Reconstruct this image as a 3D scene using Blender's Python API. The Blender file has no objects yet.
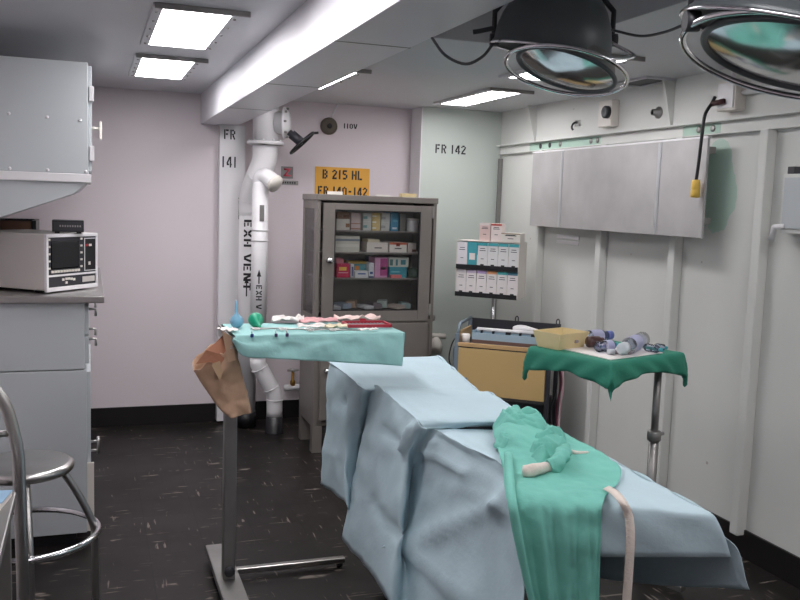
import bpy, bmesh, math, random
from mathutils import Vector, Matrix, noise
random.seed(7)
sc = bpy.context.scene
COL = sc.collection
PI = math.pi

# ---------------------------------------------------------------- camera, world, exposure
F, YAW, PITCH, ROLL = 880.0, 0.3406, 0.1096, -0.0338
EYE = Vector((0, 0, 1.5))
FW = Vector((math.sin(YAW)*math.cos(PITCH), math.cos(YAW)*math.cos(PITCH), -math.sin(PITCH)))
_r = Vector((math.cos(YAW), -math.sin(YAW), 0)); _u = _r.cross(FW)
RT = math.cos(ROLL)*_r - math.sin(ROLL)*_u
UP = math.sin(ROLL)*_r + math.cos(ROLL)*_u
camd = bpy.data.cameras.new('camera'); cam = bpy.data.objects.new('camera', camd); COL.objects.link(cam)
camd.sensor_width = 36; camd.lens = 36*F/800; camd.clip_start = 0.05
M = Matrix((RT, UP, -FW)).transposed().to_4x4(); M.translation = EYE
cam.matrix_world = M
sc.camera = cam
sc.view_settings.view_transform = 'Standard'; sc.view_settings.look = 'None'
sc.view_settings.gamma = 1; sc.view_settings.use_curve_mapping = False
sc.view_settings.exposure = 1.55
W = bpy.data.worlds.new('world'); sc.world = W; W.use_nodes = True
W.node_tree.nodes['Background'].inputs[0].default_value = (0.75, 0.85, 1, 1)
W.node_tree.nodes['Background'].inputs[1].default_value = 0.15
LAMP_E = 6.0

def at(px, py, X=None, Y=None, Z=None):
    d = FW + RT*((px-400)/F) + UP*((300-py)/F)
    if X is not None: t = (X-EYE.x)/d.x
    elif Y is not None: t = (Y-EYE.y)/d.y
    else: t = (Z-EYE.z)/d.z
    return EYE + d*t
def atd(px, py, D): return EYE + (FW + RT*((px-400)/F) + UP*((300-py)/F))*D

# ---------------------------------------------------------------- materials
def lin(c): return tuple(((v/12.92) if v <= .04045 else ((v+.055)/1.055)**2.4) for v in c)
MATS = {}
def mat(name, rgb, rough=.5, metal=0, var=.06, vscale=6, bump=0, bscale=40, coat=0):
    if name in MATS: return MATS[name]
    m = bpy.data.materials.new(name); m.use_nodes = True; nt = m.node_tree; N = nt.nodes; L = nt.links
    b = N['Principled BSDF']; c = lin([v/255 for v in rgb])
    b.inputs['Roughness'].default_value = rough; b.inputs['Metallic'].default_value = metal
    if coat: b.inputs['Coat Weight'].default_value = coat
    tc = N.new('ShaderNodeTexCoord')
    nz = N.new('ShaderNodeTexNoise'); nz.inputs['Scale'].default_value = vscale; nz.inputs['Detail'].default_value = 5
    L.new(tc.outputs['Object'], nz.inputs['Vector'])
    r = N.new('ShaderNodeValToRGB'); r.color_ramp.elements[0].position = .3; r.color_ramp.elements[1].position = .7
    r.color_ramp.elements[0].color = (*[v*(1-var) for v in c], 1); r.color_ramp.elements[1].color = (*[min(1, v*(1+var)) for v in c], 1)
    L.new(nz.outputs['Fac'], r.inputs['Fac']); L.new(r.outputs['Color'], b.inputs['Base Color'])
    if bump:
        n2 = N.new('ShaderNodeTexNoise'); n2.inputs['Scale'].default_value = bscale; n2.inputs['Detail'].default_value = 4
        bp = N.new('ShaderNodeBump'); bp.inputs['Strength'].default_value = bump; bp.inputs['Distance'].default_value = .01
        L.new(tc.outputs['Object'], n2.inputs['Vector']); L.new(n2.outputs['Fac'], bp.inputs['Height']); L.new(bp.outputs['Normal'], b.inputs['Normal'])
    MATS[name] = m; return m
def emit(name, rgb, e):
    m = bpy.data.materials.new(name); m.use_nodes = True; b = m.node_tree.nodes['Principled BSDF']
    b.inputs['Base Color'].default_value = (.9, .9, .9, 1)
    b.inputs['Emission Color'].default_value = (*rgb, 1); b.inputs['Emission Strength'].default_value = e
    return m
def glass(name, tint=(1, 1, 1), gloss=1.0, rough=.03):
    m = bpy.data.materials.new(name); m.use_nodes = True; nt = m.node_tree; N = nt.nodes; L = nt.links
    N.remove(N['Principled BSDF']); o = N['Material Output']
    t = N.new('ShaderNodeBsdfTransparent'); t.inputs[0].default_value = (*tint, 1)
    g = N.new('ShaderNodeBsdfGlossy'); g.inputs['Roughness'].default_value = rough
    f = N.new('ShaderNodeFresnel'); f.inputs[0].default_value = 1.45
    mu = N.new('ShaderNodeMath'); mu.operation = 'MULTIPLY'; mu.inputs[1].default_value = gloss
    mx = N.new('ShaderNodeMixShader'); L.new(f.outputs[0], mu.inputs[0]); L.new(mu.outputs[0], mx.inputs[0])
    L.new(t.outputs[0], mx.inputs[1]); L.new(g.outputs[0], mx.inputs[2]); L.new(mx.outputs[0], o.inputs[0])
    return m

def floor_mat():
    m = bpy.data.materials.new('black_tile'); m.use_nodes = True; nt = m.node_tree; N = nt.nodes; L = nt.links
    b = N['Principled BSDF']; b.inputs['Specular IOR Level'].default_value = .28; tc = N.new('ShaderNodeTexCoord')
    br = N.new('ShaderNodeTexBrick'); br.offset = 0; br.inputs['Scale'].default_value = 1
    br.inputs['Brick Width'].default_value = .23; br.inputs['Row Height'].default_value = .23
    br.inputs['Mortar Size'].default_value = .0022; br.inputs['Mortar Smooth'].default_value = .3
    br.inputs['Color1'].default_value = (.0095, .0075, .0072, 1); br.inputs['Color2'].default_value = (.015, .0115, .011, 1)
    br.inputs['Mortar'].default_value = (.004, .004, .004, 1)
    L.new(tc.outputs['Object'], br.inputs['Vector'])
    out = br.outputs['Color']
    # short pale marble streaks in two directions, broken up by a second noise
    for k, (sx, sy) in enumerate(((5, 55), (60, 6), (3, 26))):
        mp = N.new('ShaderNodeMapping'); mp.inputs['Scale'].default_value = (sx, sy, 1); mp.inputs['Location'].default_value = (k*3.1, k*7.7, 0)
        mp.inputs['Rotation'].default_value = (0, 0, (.1, -.15, .9)[k])
        n1 = N.new('ShaderNodeTexNoise'); n1.inputs['Scale'].default_value = 1; n1.inputs['Detail'].default_value = 3
        L.new(tc.outputs['Object'], mp.inputs['Vector']); L.new(mp.outputs[0], n1.inputs['Vector'])
        r1 = N.new('ShaderNodeValToRGB'); r1.color_ramp.elements[0].position = .612; r1.color_ramp.elements[1].position = .68
        L.new(n1.outputs['Fac'], r1.inputs['Fac'])
        n2 = N.new('ShaderNodeTexNoise'); n2.inputs['Scale'].default_value = 6 + k; n2.inputs['Detail'].default_value = 2
        L.new(tc.outputs['Object'], n2.inputs['Vector'])
        r2 = N.new('ShaderNodeValToRGB'); r2.color_ramp.elements[0].position = .55; r2.color_ramp.elements[1].position = .61
        L.new(n2.outputs['Fac'], r2.inputs['Fac'])
        mu = N.new('ShaderNodeMath'); mu.operation = 'MULTIPLY'; L.new(r1.outputs[0], mu.inputs[0]); L.new(r2.outputs[0], mu.inputs[1])
        m2 = N.new('ShaderNodeMath'); m2.operation = 'MULTIPLY'; m2.inputs[1].default_value = .8; L.new(mu.outputs[0], m2.inputs[0])
        mx = N.new('ShaderNodeMixRGB'); mx.inputs[2].default_value = (.26, .22, .19, 1)
        L.new(m2.outputs[0], mx.inputs[0]); L.new(out, mx.inputs[1]); out = mx.outputs[0]
    L.new(out, b.inputs['Base Color'])
    n3 = N.new('ShaderNodeTexNoise'); n3.inputs['Scale'].default_value = 3; L.new(tc.outputs['Object'], n3.inputs['Vector'])
    mr = N.new('ShaderNodeMapRange'); mr.inputs[3].default_value = .28; mr.inputs[4].default_value = .5
    L.new(n3.outputs['Fac'], mr.inputs[0]); L.new(mr.outputs[0], b.inputs['Roughness'])
    return m
def right_wall_mat():
    """pale painted steel with a patch of bare sea-green primer beside the steel board"""
    m = mat('wall_pale_green', (214, 215, 211), .55, 0, .03, 2.0, .06, 25)
    nt = m.node_tree; N = nt.nodes; L = nt.links; b = N['Principled BSDF']
    src = b.inputs['Base Color'].links[0].from_socket
    tc = N.new('ShaderNodeTexCoord'); sep = N.new('ShaderNodeSeparateXYZ'); L.new(tc.outputs['Object'], sep.inputs[0])
    nz = N.new('ShaderNodeTexNoise'); nz.inputs['Scale'].default_value = 9; L.new(tc.outputs['Object'], nz.inputs['Vector'])
    def mth(op, a, bb):
        n = N.new('ShaderNodeMath'); n.operation = op
        for i, v in enumerate((a, bb)):
            if isinstance(v, (int, float)): n.inputs[i].default_value = v
            else: L.new(v, n.inputs[i])
        return n.outputs[0]
    dy = mth('DIVIDE', mth('SUBTRACT', sep.outputs[1], 3.36), .125)
    dz = mth('DIVIDE', mth('SUBTRACT', sep.outputs[2], 1.62), .21)
    d = mth('ADD', mth('MULTIPLY', dy, dy), mth('MULTIPLY', dz, dz))
    d = mth('ADD', d, mth('MULTIPLY', mth('SUBTRACT', nz.outputs['Fac'], .5), 1.4))
    f = mth('LESS_THAN', d, 1.0)
    mx = N.new('ShaderNodeMixRGB'); mx.inputs[2].default_value = (*lin((184/255, 208/255, 196/255)), 1)
    L.new(f, mx.inputs[0]); L.new(src, mx.inputs[1])
    # small dark chips in the paint
    vo = N.new('ShaderNodeTexVoronoi'); vo.inputs['Scale'].default_value = 6; L.new(tc.outputs['Object'], vo.inputs['Vector'])
    lt = mth('LESS_THAN', vo.outputs['Distance'], .045)
    mx2 = N.new('ShaderNodeMixRGB'); mx2.inputs[2].default_value = (.35, .30, .26, 1)
    L.new(mth('MULTIPLY', lt, .7), mx2.inputs[0]); L.new(mx.outputs[0], mx2.inputs[1]); L.new(mx2.outputs[0], b.inputs['Base Color'])
    return m

m_back = mat('wall_white', (222, 212, 216), .5, 0, .015, 1.5, .03, 12)
m_grn = mat('wall_grey_green', (196, 204, 198), .5, 0, .015, 1.5, .03, 12)
m_right = right_wall_mat()
m_ceil = mat('ceiling_paint', (200, 200, 204), .45, 0, .02, 2, .03, 14)
m_beam = mat('beam_paint', (226, 224, 230), .35, 0, .015, 2, .03, 10)
m_floor = floor_mat()
m_base = mat('black_rubber', (20, 17, 17), .45, 0, .1)
m_white = mat('white_paint', (228, 226, 228), .35, 0, .02)
m_cream = mat('cream_paint', (222, 216, 208), .4, 0, .03)
m_cab = mat('pale_blue_enamel', (190, 195, 198), .38, 0, .02, 3, .02, 30)
m_steel = mat('stainless_steel', (190, 188, 186), .28, 1, .05, 14)
m_dsteel = mat('dull_steel', (150, 148, 146), .45, .85, .08, 10)
m_cabst = mat('grey_steel_paint', (130, 124, 119), .36, .25, .05, 8)
m_board = mat('brushed_zinc', (182, 180, 180), .5, .35, .10, 5, .03, 30)
m_chrome = mat('chrome', (225, 225, 228), .12, 1, .02)
m_black = mat('black_plastic', (22, 22, 26), .4)
m_dark = mat('dark_grey_plastic', (48, 48, 54), .45)
m_screen = mat('dark_screen', (14, 14, 20), .12)
m_monitor = mat('warm_grey_case', (200, 194, 190), .45, 0, .02)
m_ink = mat('stencil_ink', (32, 30, 36), .6)
m_hood = mat('lamp_hood_enamel', (86, 92, 95), .34, .1, .08)
m_yellow = mat('sign_yellow', (232, 172, 66), .5, 0, .03)
m_tan = mat('tan_enamel', (200, 170, 116), .4, 0, .03, 5)
m_tan2 = mat('tan_trim', (196, 162, 116), .4)
m_bluegrey = mat('blue_grey_enamel', (116, 130, 142), .4)
m_kraft = mat('brown_kraft_paper', (190, 156, 130), .8, 0, .08, 9, .25, 30)
m_kraftin = mat('brown_paper_inside', (160, 108, 84), .8, 0, .08, 9, .25, 30)
m_drape = mat('pale_blue_drape', (182, 204, 213), .75, 0, .03, 5, .12, 60)
m_aqua = mat('aqua_drape', (152, 200, 198), .75, 0, .04, 6, .15, 60)
m_gown = mat('sea_green_cloth', (116, 190, 176), .8, 0, .06, 8, .15, 90)
m_gdrape = mat('deep_green_cloth', (44, 126, 104), .8, 0, .08, 10, .15, 90)
m_cuff = mat('white_knit', (226, 214, 204), .85, 0, .03, 20, .3, 120)
m_paper = mat('white_paper', (232, 226, 222), .7, 0, .02)
m_pink = mat('pink_paper', (224, 170, 172), .7, 0, .03)
m_red = mat('red_plastic', (168, 40, 56), .35)
m_bulbb = mat('pale_blue_rubber', (120, 172, 200), .4)
m_bulbg = mat('green_rubber', (20, 158, 120), .4)
m_beige = mat('beige_pulp', (214, 196, 150), .75, 0, .05, 10, .15, 40)
m_brown = mat('brown_bottle', (66, 40, 38), .3)
m_brass = mat('brass', (160, 120, 60), .35, .9)
m_ypl = mat('yellow_plastic', (226, 186, 84), .45)
m_teal = mat('teal_print', (60, 158, 168), .5)
m_lamp = emit('fluorescent_diffuser', (1.0, .975, .99), LAMP_E)
m_glass = glass('cabinet_glass', (.97, .98, .98), .7)
m_lens = glass('lens_glass', (.9, .92, .92), .8, .12)
m_pet = glass('clear_blue_plastic', (.80, .83, .94), 1.4, .15)

# ---------------------------------------------------------------- builders
def wm(o):
    m = Matrix.Translation(o.location) @ o.rotation_euler.to_matrix().to_4x4()
    return wm(o.parent) @ m if o.parent else m
def props(o, label=None, cat=None, group=None, kind=None, category=None):
    for k, v in (('label', label), ('category', cat or category), ('group', group), ('kind', kind)):
        if v: o[k] = v
    return o
def thing(name, label, cat, loc=(0, 0, 0), rz=0, group=None):
    o = bpy.data.objects.new(name, None); COL.objects.link(o); o.empty_display_size = .1
    o.location = loc; o.rotation_euler = (0, 0, rz)
    return props(o, label, cat, group)
class MB:
    def __init__(s): s.bm = bmesh.new()
    def box(s, x0, x1, y0, y1, z0, z1, bev=0.0, rot=None):
        x0, x1 = sorted((x0, x1)); y0, y1 = sorted((y0, y1)); z0, z1 = sorted((z0, z1))
        t = bmesh.new(); bmesh.ops.create_cube(t, size=1)
        for v in t.verts: v.co = Vector(((x0+x1)/2+v.co.x*(x1-x0), (y0+y1)/2+v.co.y*(y1-y0), (z0+z1)/2+v.co.z*(z1-z0)))
        if bev: bmesh.ops.bevel(t, geom=t.edges[:], offset=bev, segments=2, affect='EDGES', profile=.6)
        if rot: bmesh.ops.transform(t, matrix=rot, verts=t.verts)
        return s.add(t)
    def add(s, t):
        me = bpy.data.meshes.new('t'); t.to_mesh(me); t.free(); s.bm.from_mesh(me); bpy.data.meshes.remove(me); return s
    def tube(s, pts, r, seg=10, closed=False, r2=None):
        pts = [Vector(p) for p in pts]; n = len(pts); rings = []; prev = None
        for i, p in enumerate(pts):
            if closed: t = pts[(i+1) % n]-pts[i-1]
            else: t = pts[min(i+1, n-1)]-pts[max(i-1, 0)]
            t.normalize()
            if prev is None: a = t.orthogonal().normalized()
            else: a = (prev - t*prev.dot(t)).normalized()
            prev = a; b = t.cross(a)
            rr = r if r2 is None else r+(r2-r)*i/max(1, n-1)
            if isinstance(r, (list, tuple)): rr = r[i]
            rings.append([s.bm.verts.new(p+(a*math.cos(2*PI*k/seg)+b*math.sin(2*PI*k/seg))*rr) for k in range(seg)])
        for i in range(n if closed else n-1):
            A, B = rings[i], rings[(i+1) % n]
            for k in range(seg):
                f = s.bm.faces.new((A[k], A[(k+1) % seg], B[(k+1) % seg], B[k])); f.smooth = True
        if not closed:
            s.bm.faces.new(rings[0][::-1]); s.bm.faces.new(rings[-1])
        return s
    def lathe(s, prof, base=(0, 0, 0), axis=(0, 0, 1), seg=24, smooth=True, cap=True):
        ax = Vector(axis).normalized(); a = ax.orthogonal().normalized(); b = ax.cross(a); base = Vector(base); rings = []
        for (r, h) in prof:
            if r < 1e-6: rings.append([s.bm.verts.new(base+ax*h)])
            else: rings.append([s.bm.verts.new(base+ax*h+(a*math.cos(2*PI*k/seg)+b*math.sin(2*PI*k/seg))*r) for k in range(seg)])
        for A, B in zip(rings, rings[1:]):
            for k in range(seg):
                k2 = (k+1) % seg
                if len(A) == 1 and len(B) == 1: continue
                if len(A) == 1: f = s.bm.faces.new((A[0], B[k2], B[k]))
                elif len(B) == 1: f = s.bm.faces.new((A[k], A[k2], B[0]))
                else: f = s.bm.faces.new((A[k], A[k2], B[k2], B[k]))
                f.smooth = smooth
        if cap:
            if len(rings[0]) > 1: s.bm.faces.new(rings[0][::-1])
            if len(rings[-1]) > 1: s.bm.faces.new(rings[-1])
        return s
    def prism(s, pts, ext):
        e = Vector(ext); A = [s.bm.verts.new(Vector(p)) for p in pts]; B = [s.bm.verts.new(Vector(p)+e) for p in pts]; n = len(A)
        s.bm.faces.new(A[::-1]); s.bm.faces.new(B)
        for i in range(n): s.bm.faces.new((A[i], A[(i+1) % n], B[(i+1) % n], B[i]))
        return s
    def grid(s, G, closed=False):
        V = [[s.bm.verts.new(p) for p in row] for row in G]
        for i in range(len(V)-1):
            m = len(V[i])
            for j in range(m if closed else m-1):
                j2 = (j+1) % m
                f = s.bm.faces.new((V[i][j], V[i+1][j], V[i+1][j2], V[i][j2])); f.smooth = True
        return V
    def each(s, name, m, parent, local=False):
        # every separate piece of this mesh becomes a part of its own
        bm = s.bm; bm.verts.ensure_lookup_table(); seen = set(); out = []
        for v in bm.verts:
            if v in seen: continue
            st = [v]; seen.add(v); isl = []
            while st:
                a = st.pop(); isl.append(a)
                for e in a.link_edges:
                    c = e.other_vert(a)
                    if c not in seen: seen.add(c); st.append(c)
            q = MB(); mp = {a: q.bm.verts.new(a.co) for a in isl}
            for f in {f for a in isl for f in a.link_faces}:
                nf = q.bm.faces.new([mp[a] for a in f.verts]); nf.smooth = f.smooth
            out.append(q)
        bm.free()
        return [q.build(name, m, parent, local) for q in out]
    def build(s, name, m, parent=None, local=False, solid=0, **kw):
        bmesh.ops.remove_doubles(s.bm, verts=s.bm.verts, dist=1e-6)
        bmesh.ops.recalc_face_normals(s.bm, faces=s.bm.faces)
        if parent is not None and not local:
            bmesh.ops.transform(s.bm, matrix=wm(parent).inverted(), verts=s.bm.verts)
        me = bpy.data.meshes.new(name); s.bm.to_mesh(me); s.bm.free()
        me.materials.append(m)
        o = bpy.data.objects.new(name, me); COL.objects.link(o)
        if parent is not None: o.parent = parent
        if solid:
            md = o.modifiers.new('thickness', 'SOLIDIFY'); md.thickness = solid; md.offset = 0
        return props(o, **kw)
def cr(P, t):
    n = len(P)-1; i = min(int(t*n), n-1); f = t*n-i
    p1, p2 = P[i], P[i+1]; p0 = P[i-1] if i > 0 else p1*2-p2; p3 = P[i+2] if i+2 <= n else p2*2-p1
    return .5*((2*p1)+(p2-p0)*f+(2*p0-5*p1+4*p2-p3)*f*f+(3*p1-p0-3*p2+p3)*f**3)
def curve(P, n): P = [Vector(p) for p in P]; return [cr(P, i/n) for i in range(n+1)]
def patch(ctrl, nu, nv):
    cols = [[cr([Vector(p) for p in row], j/nv) for j in range(nv+1)] for row in ctrl]
    return [[cr([c[j] for c in cols], i/nu) for j in range(nv+1)] for i in range(nu+1)]
def wrinkle(G, amp, sc_, seed=0, lo=0):
    n = len(G); m = len(G[0]); out = []
    for i in range(n):
        row = []
        for j in range(m):
            a = G[min(i+1, n-1)][j]-G[max(i-1, 0)][j]; b = G[i][min(j+1, m-1)]-G[i][max(j-1, 0)]
            nn = a.cross(b); nn = nn.normalized() if nn.length > 1e-9 else Vector((0, 0, 1))
            p = G[i][j]*sc_+Vector((seed, seed*2, 0))
            v = noise.noise(p)+.5*noise.noise(p*2.3)+.6*(.4-abs(noise.noise(p*1.4+Vector((5, 0, 3)))))
            row.append(G[i][j]+nn*(amp*(v if not lo else max(lo, v))))
        out.append(row)
    return out
def copy_tree(o, parent=None):
    c = o.copy(); COL.objects.link(c)
    if parent is not None: c.parent = parent
    for ch in list(o.children): copy_tree(ch, c)
    return c
def text(s, name, size, origin, right, up, parent, m=m_ink, bold=.03, sx=1.0, spacing=1.15, wrap=None, thick=.0015, align='LEFT', stencil=False):
    cu = bpy.data.curves.new('txt', 'FONT'); cu.body = s; cu.size = size/.72; cu.offset = bold*size; cu.space_character = spacing
    cu.align_x = align; cu.resolution_u = 4
    t = bpy.data.objects.new('txt', cu); COL.objects.link(t); dg = bpy.context.evaluated_depsgraph_get()
    me = bpy.data.meshes.new_from_object(t.evaluated_get(dg)); bpy.data.objects.remove(t); bpy.data.curves.remove(cu)
    bm = bmesh.new(); bm.from_mesh(me); bpy.data.meshes.remove(me)
    if stencil:   # the plate's bridges: narrow vertical gaps through each round letter
        xs = [v.co.x for v in bm.verts]
    if wrap: bmesh.ops.subdivide_edges(bm, edges=[e for e in bm.edges if e.calc_length() > size*.2], cuts=3)
    R_, U_ = Vector(right).normalized(), Vector(up).normalized(); N_ = R_.cross(U_); O_ = Vector(origin)
    for v in bm.verts:
        p = O_+R_*(v.co.x*sx)+U_*v.co.y+N_*thick
        v.co = wrap(p) if wrap else p
    b = MB(); b.bm.free(); b.bm = bm
    r = bmesh.ops.extrude_face_region(bm, geom=bm.faces[:])
    bmesh.ops.translate(bm, vec=-N_*thick*.9, verts=[g for g in r['geom'] if isinstance(g, bmesh.types.BMVert)])
    return b.build(name, m, parent)
GL = {'B': [(.4,0,.4,6),(1.2,5.5,2.5,5.5),(1.2,3,2.5,3),(1.2,.5,2.5,.5),(3,3.3,3,5.2),(3,.8,3,2.7)], '2': [(.4,4.4,.4,5.2),(.7,5.5,2.5,5.5),(3,5.2,3,4),(3,4,.6,1.1),(0,.5,3.4,.5)],
 '1': [(1.1,0,1.1,6)], '5': [(.2,5.5,3.2,5.5),(.5,5.5,.5,3.2),(.9,3.3,2.5,3.3),(3,3.1,3,.9),(.3,.5,2.6,.5)], 'H': [(.4,0,.4,6),(3,0,3,6),(1.2,3,2.2,3)], 'L': [(.4,0,.4,6),(1.2,.5,3.2,.5)],
 'F': [(.4,0,.4,6),(1.2,5.5,3.2,5.5),(1.2,3.1,2.7,3.1)], 'R': [(.4,0,.4,6),(1.2,5.5,2.5,5.5),(1.2,3,2.5,3),(3,3.3,3,5.2),(1.9,2.5,3.1,0)], '4': [(2.6,0,2.6,6),(2.1,5.6,.3,2),(.1,1.7,1.7,1.7),(3.2,1.7,3.6,1.7)],
 '0': [(.5,.7,.5,5.3),(3,.7,3,5.3),(1.1,5.5,2.4,5.5),(1.1,.5,2.4,.5)], '-': [(.6,3,2.8,3)], 'E': [(.4,0,.4,6),(1.2,5.5,3.2,5.5),(1.2,3.1,2.7,3.1),(1.2,.5,3.2,.5)],
 'X': [(.3,6,1.55,3.4),(3.2,6,1.95,3.4),(.3,0,1.55,2.6),(3.2,0,1.95,2.6)], 'V': [(.2,6,1.5,.3),(3.3,6,2,.3)], 'N': [(.4,0,.4,6),(3.1,0,3.1,6),(.9,5.6,2.6,.4)], 'T': [(.0,5.5,1.2,5.5),(2.3,5.5,3.5,5.5),(1.75,0,1.75,6)]}
def stencil(s, name, size, origin, right, up, parent, m=m_ink, sx=1.0, wrap=None, bw=1.0, gap=1.05):
    u = size/6; R_, U_ = Vector(right).normalized(), Vector(up).normalized(); N_ = R_.cross(U_); O_ = Vector(origin); b = MB(); x = 0
    for chx in s:
        if chx == ' ':
            x += 2.6; b.build(name, m, parent, solid=.0008); b = MB(); continue
        for k, (xa, ya, xb, yb) in enumerate(GL[chx]):
            d = Vector((xb-xa, yb-ya)); n = Vector((-d.y, d.x)).normalized()*bw/2; ln = max(1, int(d.length/1.0)); prev = None
            for i in range(ln+1):
                c = Vector((xa, ya))+d*(i/ln); pair = []
                for sgn in (1, -1):
                    q = c+n*sgn; p = O_+R_*((x+q.x)*u*sx)+U_*(q.y*u)+N_*(.0008+.00004*k)
                    pair.append(wrap(p) if wrap else p)
                pair = [b.bm.verts.new(p) for p in pair]
                if prev: b.bm.faces.new((prev[0], prev[1], pair[1], pair[0]))
                prev = pair
        x += (2.3 if chx == '1' else 3.5)+gap
    return b.build(name, m, parent, solid=.0008)
def struct(name, b, m, parent=None): return b.build(name, m, parent, kind='structure')

# ================================================================ ROOM
XR, YB, YJ, ZC, XL, YF = 2.715, 5.87, 5.66, 2.152, -.66, -.9
struct('floor', MB().box(XL-.1, XR+.1, YF-.1, YB+.1, -.1, 0), m_floor)
ceil = struct('ceiling', MB().box(XL-.1, XR+.1, YF-.1, YB+.1, ZC, ZC+.1), m_ceil)
wb = MB().box(XL-.1, XR+.1, YB, YB+.1, 0, ZC)
wall_back = struct('wall_back', wb, m_back)
wall_jut = struct('wall_back_corner', MB().box(2.125, XR, YJ, YB, 0, ZC), m_grn)
wall_right = struct('wall_right', MB().box(XR, XR+.1, YF, YB, 0, ZC), m_right)
struct('wall_left', MB().box(XL-.1, XL, YF, YB, 0, ZC), m_back)
struct('wall_front', MB().box(XL-.1, XR+.1, YF-.1, YF, 0, ZC), m_back)
struct('trim_1', MB().box(XL, .78, YB-.006, YB, 1.838, 1.844), m_back)   # panel seam
struct('baseboard_back', MB().box(XL, 2.125, YB-.012, YB, 0, .125, .002), m_base)
struct('baseboard_corner', MB().box(2.125, XR, YJ-.012, YJ, 0, .125, .002), m_base)
struct('baseboard_right', MB().box(XR-.012, XR, YF, YJ-.012, 0, .125, .002), m_base)
struct('baseboard_left', MB().box(XL, XL+.012, YF, 2.0, 0, .125, .002), m_base)
struct('jut_side_lit', MB().box(2.117, 2.124, YJ-.001, YB-.012, .0, ZC-.001), m_white)  # white facing that paints the jut's side face bright, as if lit
# painted frame post and overhead beam, the crossing soffits
post = struct('frame_post', MB().box(.79, .955, 5.80, YB-.012, .015, 1.964, .004), m_white)
stencil('FR', 'stencil_lettering', .062, (.818, 5.80, 1.872), (1, 0, 0), (0, 0, 1), post, sx=.85)
stencil('141', 'stencil_lettering', .070, (.803, 5.80, 1.692), (1, 0, 0), (0, 0, 1), post, sx=.82)
MB().box(.915, .945, 5.796, 5.80, 1.36, 1.50, .001).build('label_strip', m_dsteel, post)
struct('ceiling_beam', MB().box(.677, .909, YF, YB, 1.964, ZC, .003), m_beam)
beam = bpy.data.objects['ceiling_beam']
b = MB()
for yy in (2.55, 3.62, 4.7): b.box(.676, .91, yy, yy+.004, 1.9625, 1.966)
b.each('panel_joint', m_dsteel, beam)
struct('soffit', MB().box(.909, 1.36, 2.376, 3.0, 1.966, ZC, .003), m_ceil)
struct('soffit.001', MB().box(1.42, 1.85, 1.55, 2.33, 2.03, ZC, .003), m_ceil)

# right wall: stiffeners, the horizontal rail, the short upper brackets
def stiff(y, z0, z1, w=.05, d=.05):
    b = MB().box(XR-d, XR, y-w/2, y+w/2, z0, z1, .006)
    return struct('stiffener', b, m_right)
for y, z0, z1 in ((4.985, .13, 1.86), (4.26, .13, 1.86), (3.60, .13, 1.86), (3.03, .10, 1.86), (2.2, .1, 1.86)): stiff(y, z0, z1)
for y in (5.15, 3.73, 2.5): 
    b = MB(); b.prism([(XR-.07, y-.008, ZC-.005), (XR, y-.008, ZC-.005), (XR, y-.008, 1.925), (XR-.012, y-.008, 1.925)], (0, .016, 0))
    struct('stiffener', b, m_right)
rail = MB().box(XR-.012, XR, YF, YJ-.02, 1.862, 1.918); rail.box(XR-.045, XR, YF, YJ-.02, 1.914, 1.922, .002); rail.box(XR-.03, XR, YF, YJ-.02, 1.858, 1.864, .002)
rail = struct('wall_rail', rail, m_right)
m_sea = mat('sea_green_primer', (172, 200, 186), .5)
for y0, y1 in ((4.35, 5.2), (3.35, 3.62), (2.2, 2.75)):
    MB().box(XR-.0135, XR-.0125, y0, y1, 1.866, 1.912).each('bare_patch', m_sea, rail)
for y in (5.05, 4.93, 4.8, 4.45, 4.38, 3.5, 3.4, 2.6):
    MB().lathe([(.016, 0), (.016, .004), (.008, .006)], (XR-.013, y, 1.889), (-1, 0, 0), 12).build('rail_hole', m_dark if y > 4.9 else m_dsteel, rail)
# cable channel beside the corner
struct('trim_3', MB().box(XR-.03, XR-.002, YJ-.05, YJ-.03, .4, 1.83, .002), m_dsteel)

# ================================================================ CEILING LIGHTS
def ceiling_light(x0, x1, y0, y1, label):
    t = thing('ceiling_light', label, 'light', ((x0+x1)/2, (y0+y1)/2, ZC), group='recessed fluorescent ceiling lights')
    b = MB(); w = .035; z0, z1 = ZC-.014, ZC-.0005
    b.box(x0-w, x1+w, y0-w, y0, z0, z1, .002).box(x0-w, x1+w, y1, y1+w, z0, z1, .002).box(x0-w, x0, y0, y1, z0, z1, .002).box(x1, x1+w, y0, y1, z0, z1, .002)
    b.build('frame', m_ceil, t)
    MB().box(x0, x1, y0, y1, ZC-.012, ZC-.004).build('diffuser', m_lamp, t)
    MB().box(x0-.03, x1+.06, y0-.045, y0-.035, ZC-.02, ZC-.001, .002).build('hinge_bar', m_dsteel, t)
    b = MB()
    for k in range(5):
        y = y0+(y1-y0)*(k+.3)/4.6
        for x in (x0-w/2, x1+w/2): b.lathe([(.006, 0), (.005, .004), (0, .005)], (x, y, z0), (0, 0, -1), 8)
    b.each('screw', m_dsteel, t)
_q = at(322, 87, Z=ZC); LX0, LY1 = _q.x-.228, _q.y
ceiling_light(.242, .478, 3.235, 4.02, 'bright ceiling light left of the beam, the larger nearer one')
ceiling_light(.237, .478, 4.41, 5.11, 'bright ceiling light left of the beam, the farther one near back wall')
ceiling_light(.242, .478, 2.05, 2.85, 'ceiling light left of the beam, above the near end of the room')
ceiling_light(2.12, 2.30, 4.56, 5.34, 'bright ceiling light near the right back corner above frame lettering')
ceiling_light(1.97, 2.17, 3.32, 4.06, 'ceiling light half hidden behind the hanging surgical lamp')
ceiling_light(LX0, LX0+.22, LY1-.75, LY1, 'ceiling light right of the beam, almost hidden behind it')
ceiling_light(1.95, 2.17, .5, 1.3, 'added fill ceiling light at the near right, out of view')  # unseen fixture, added to brighten the right wall
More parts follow.
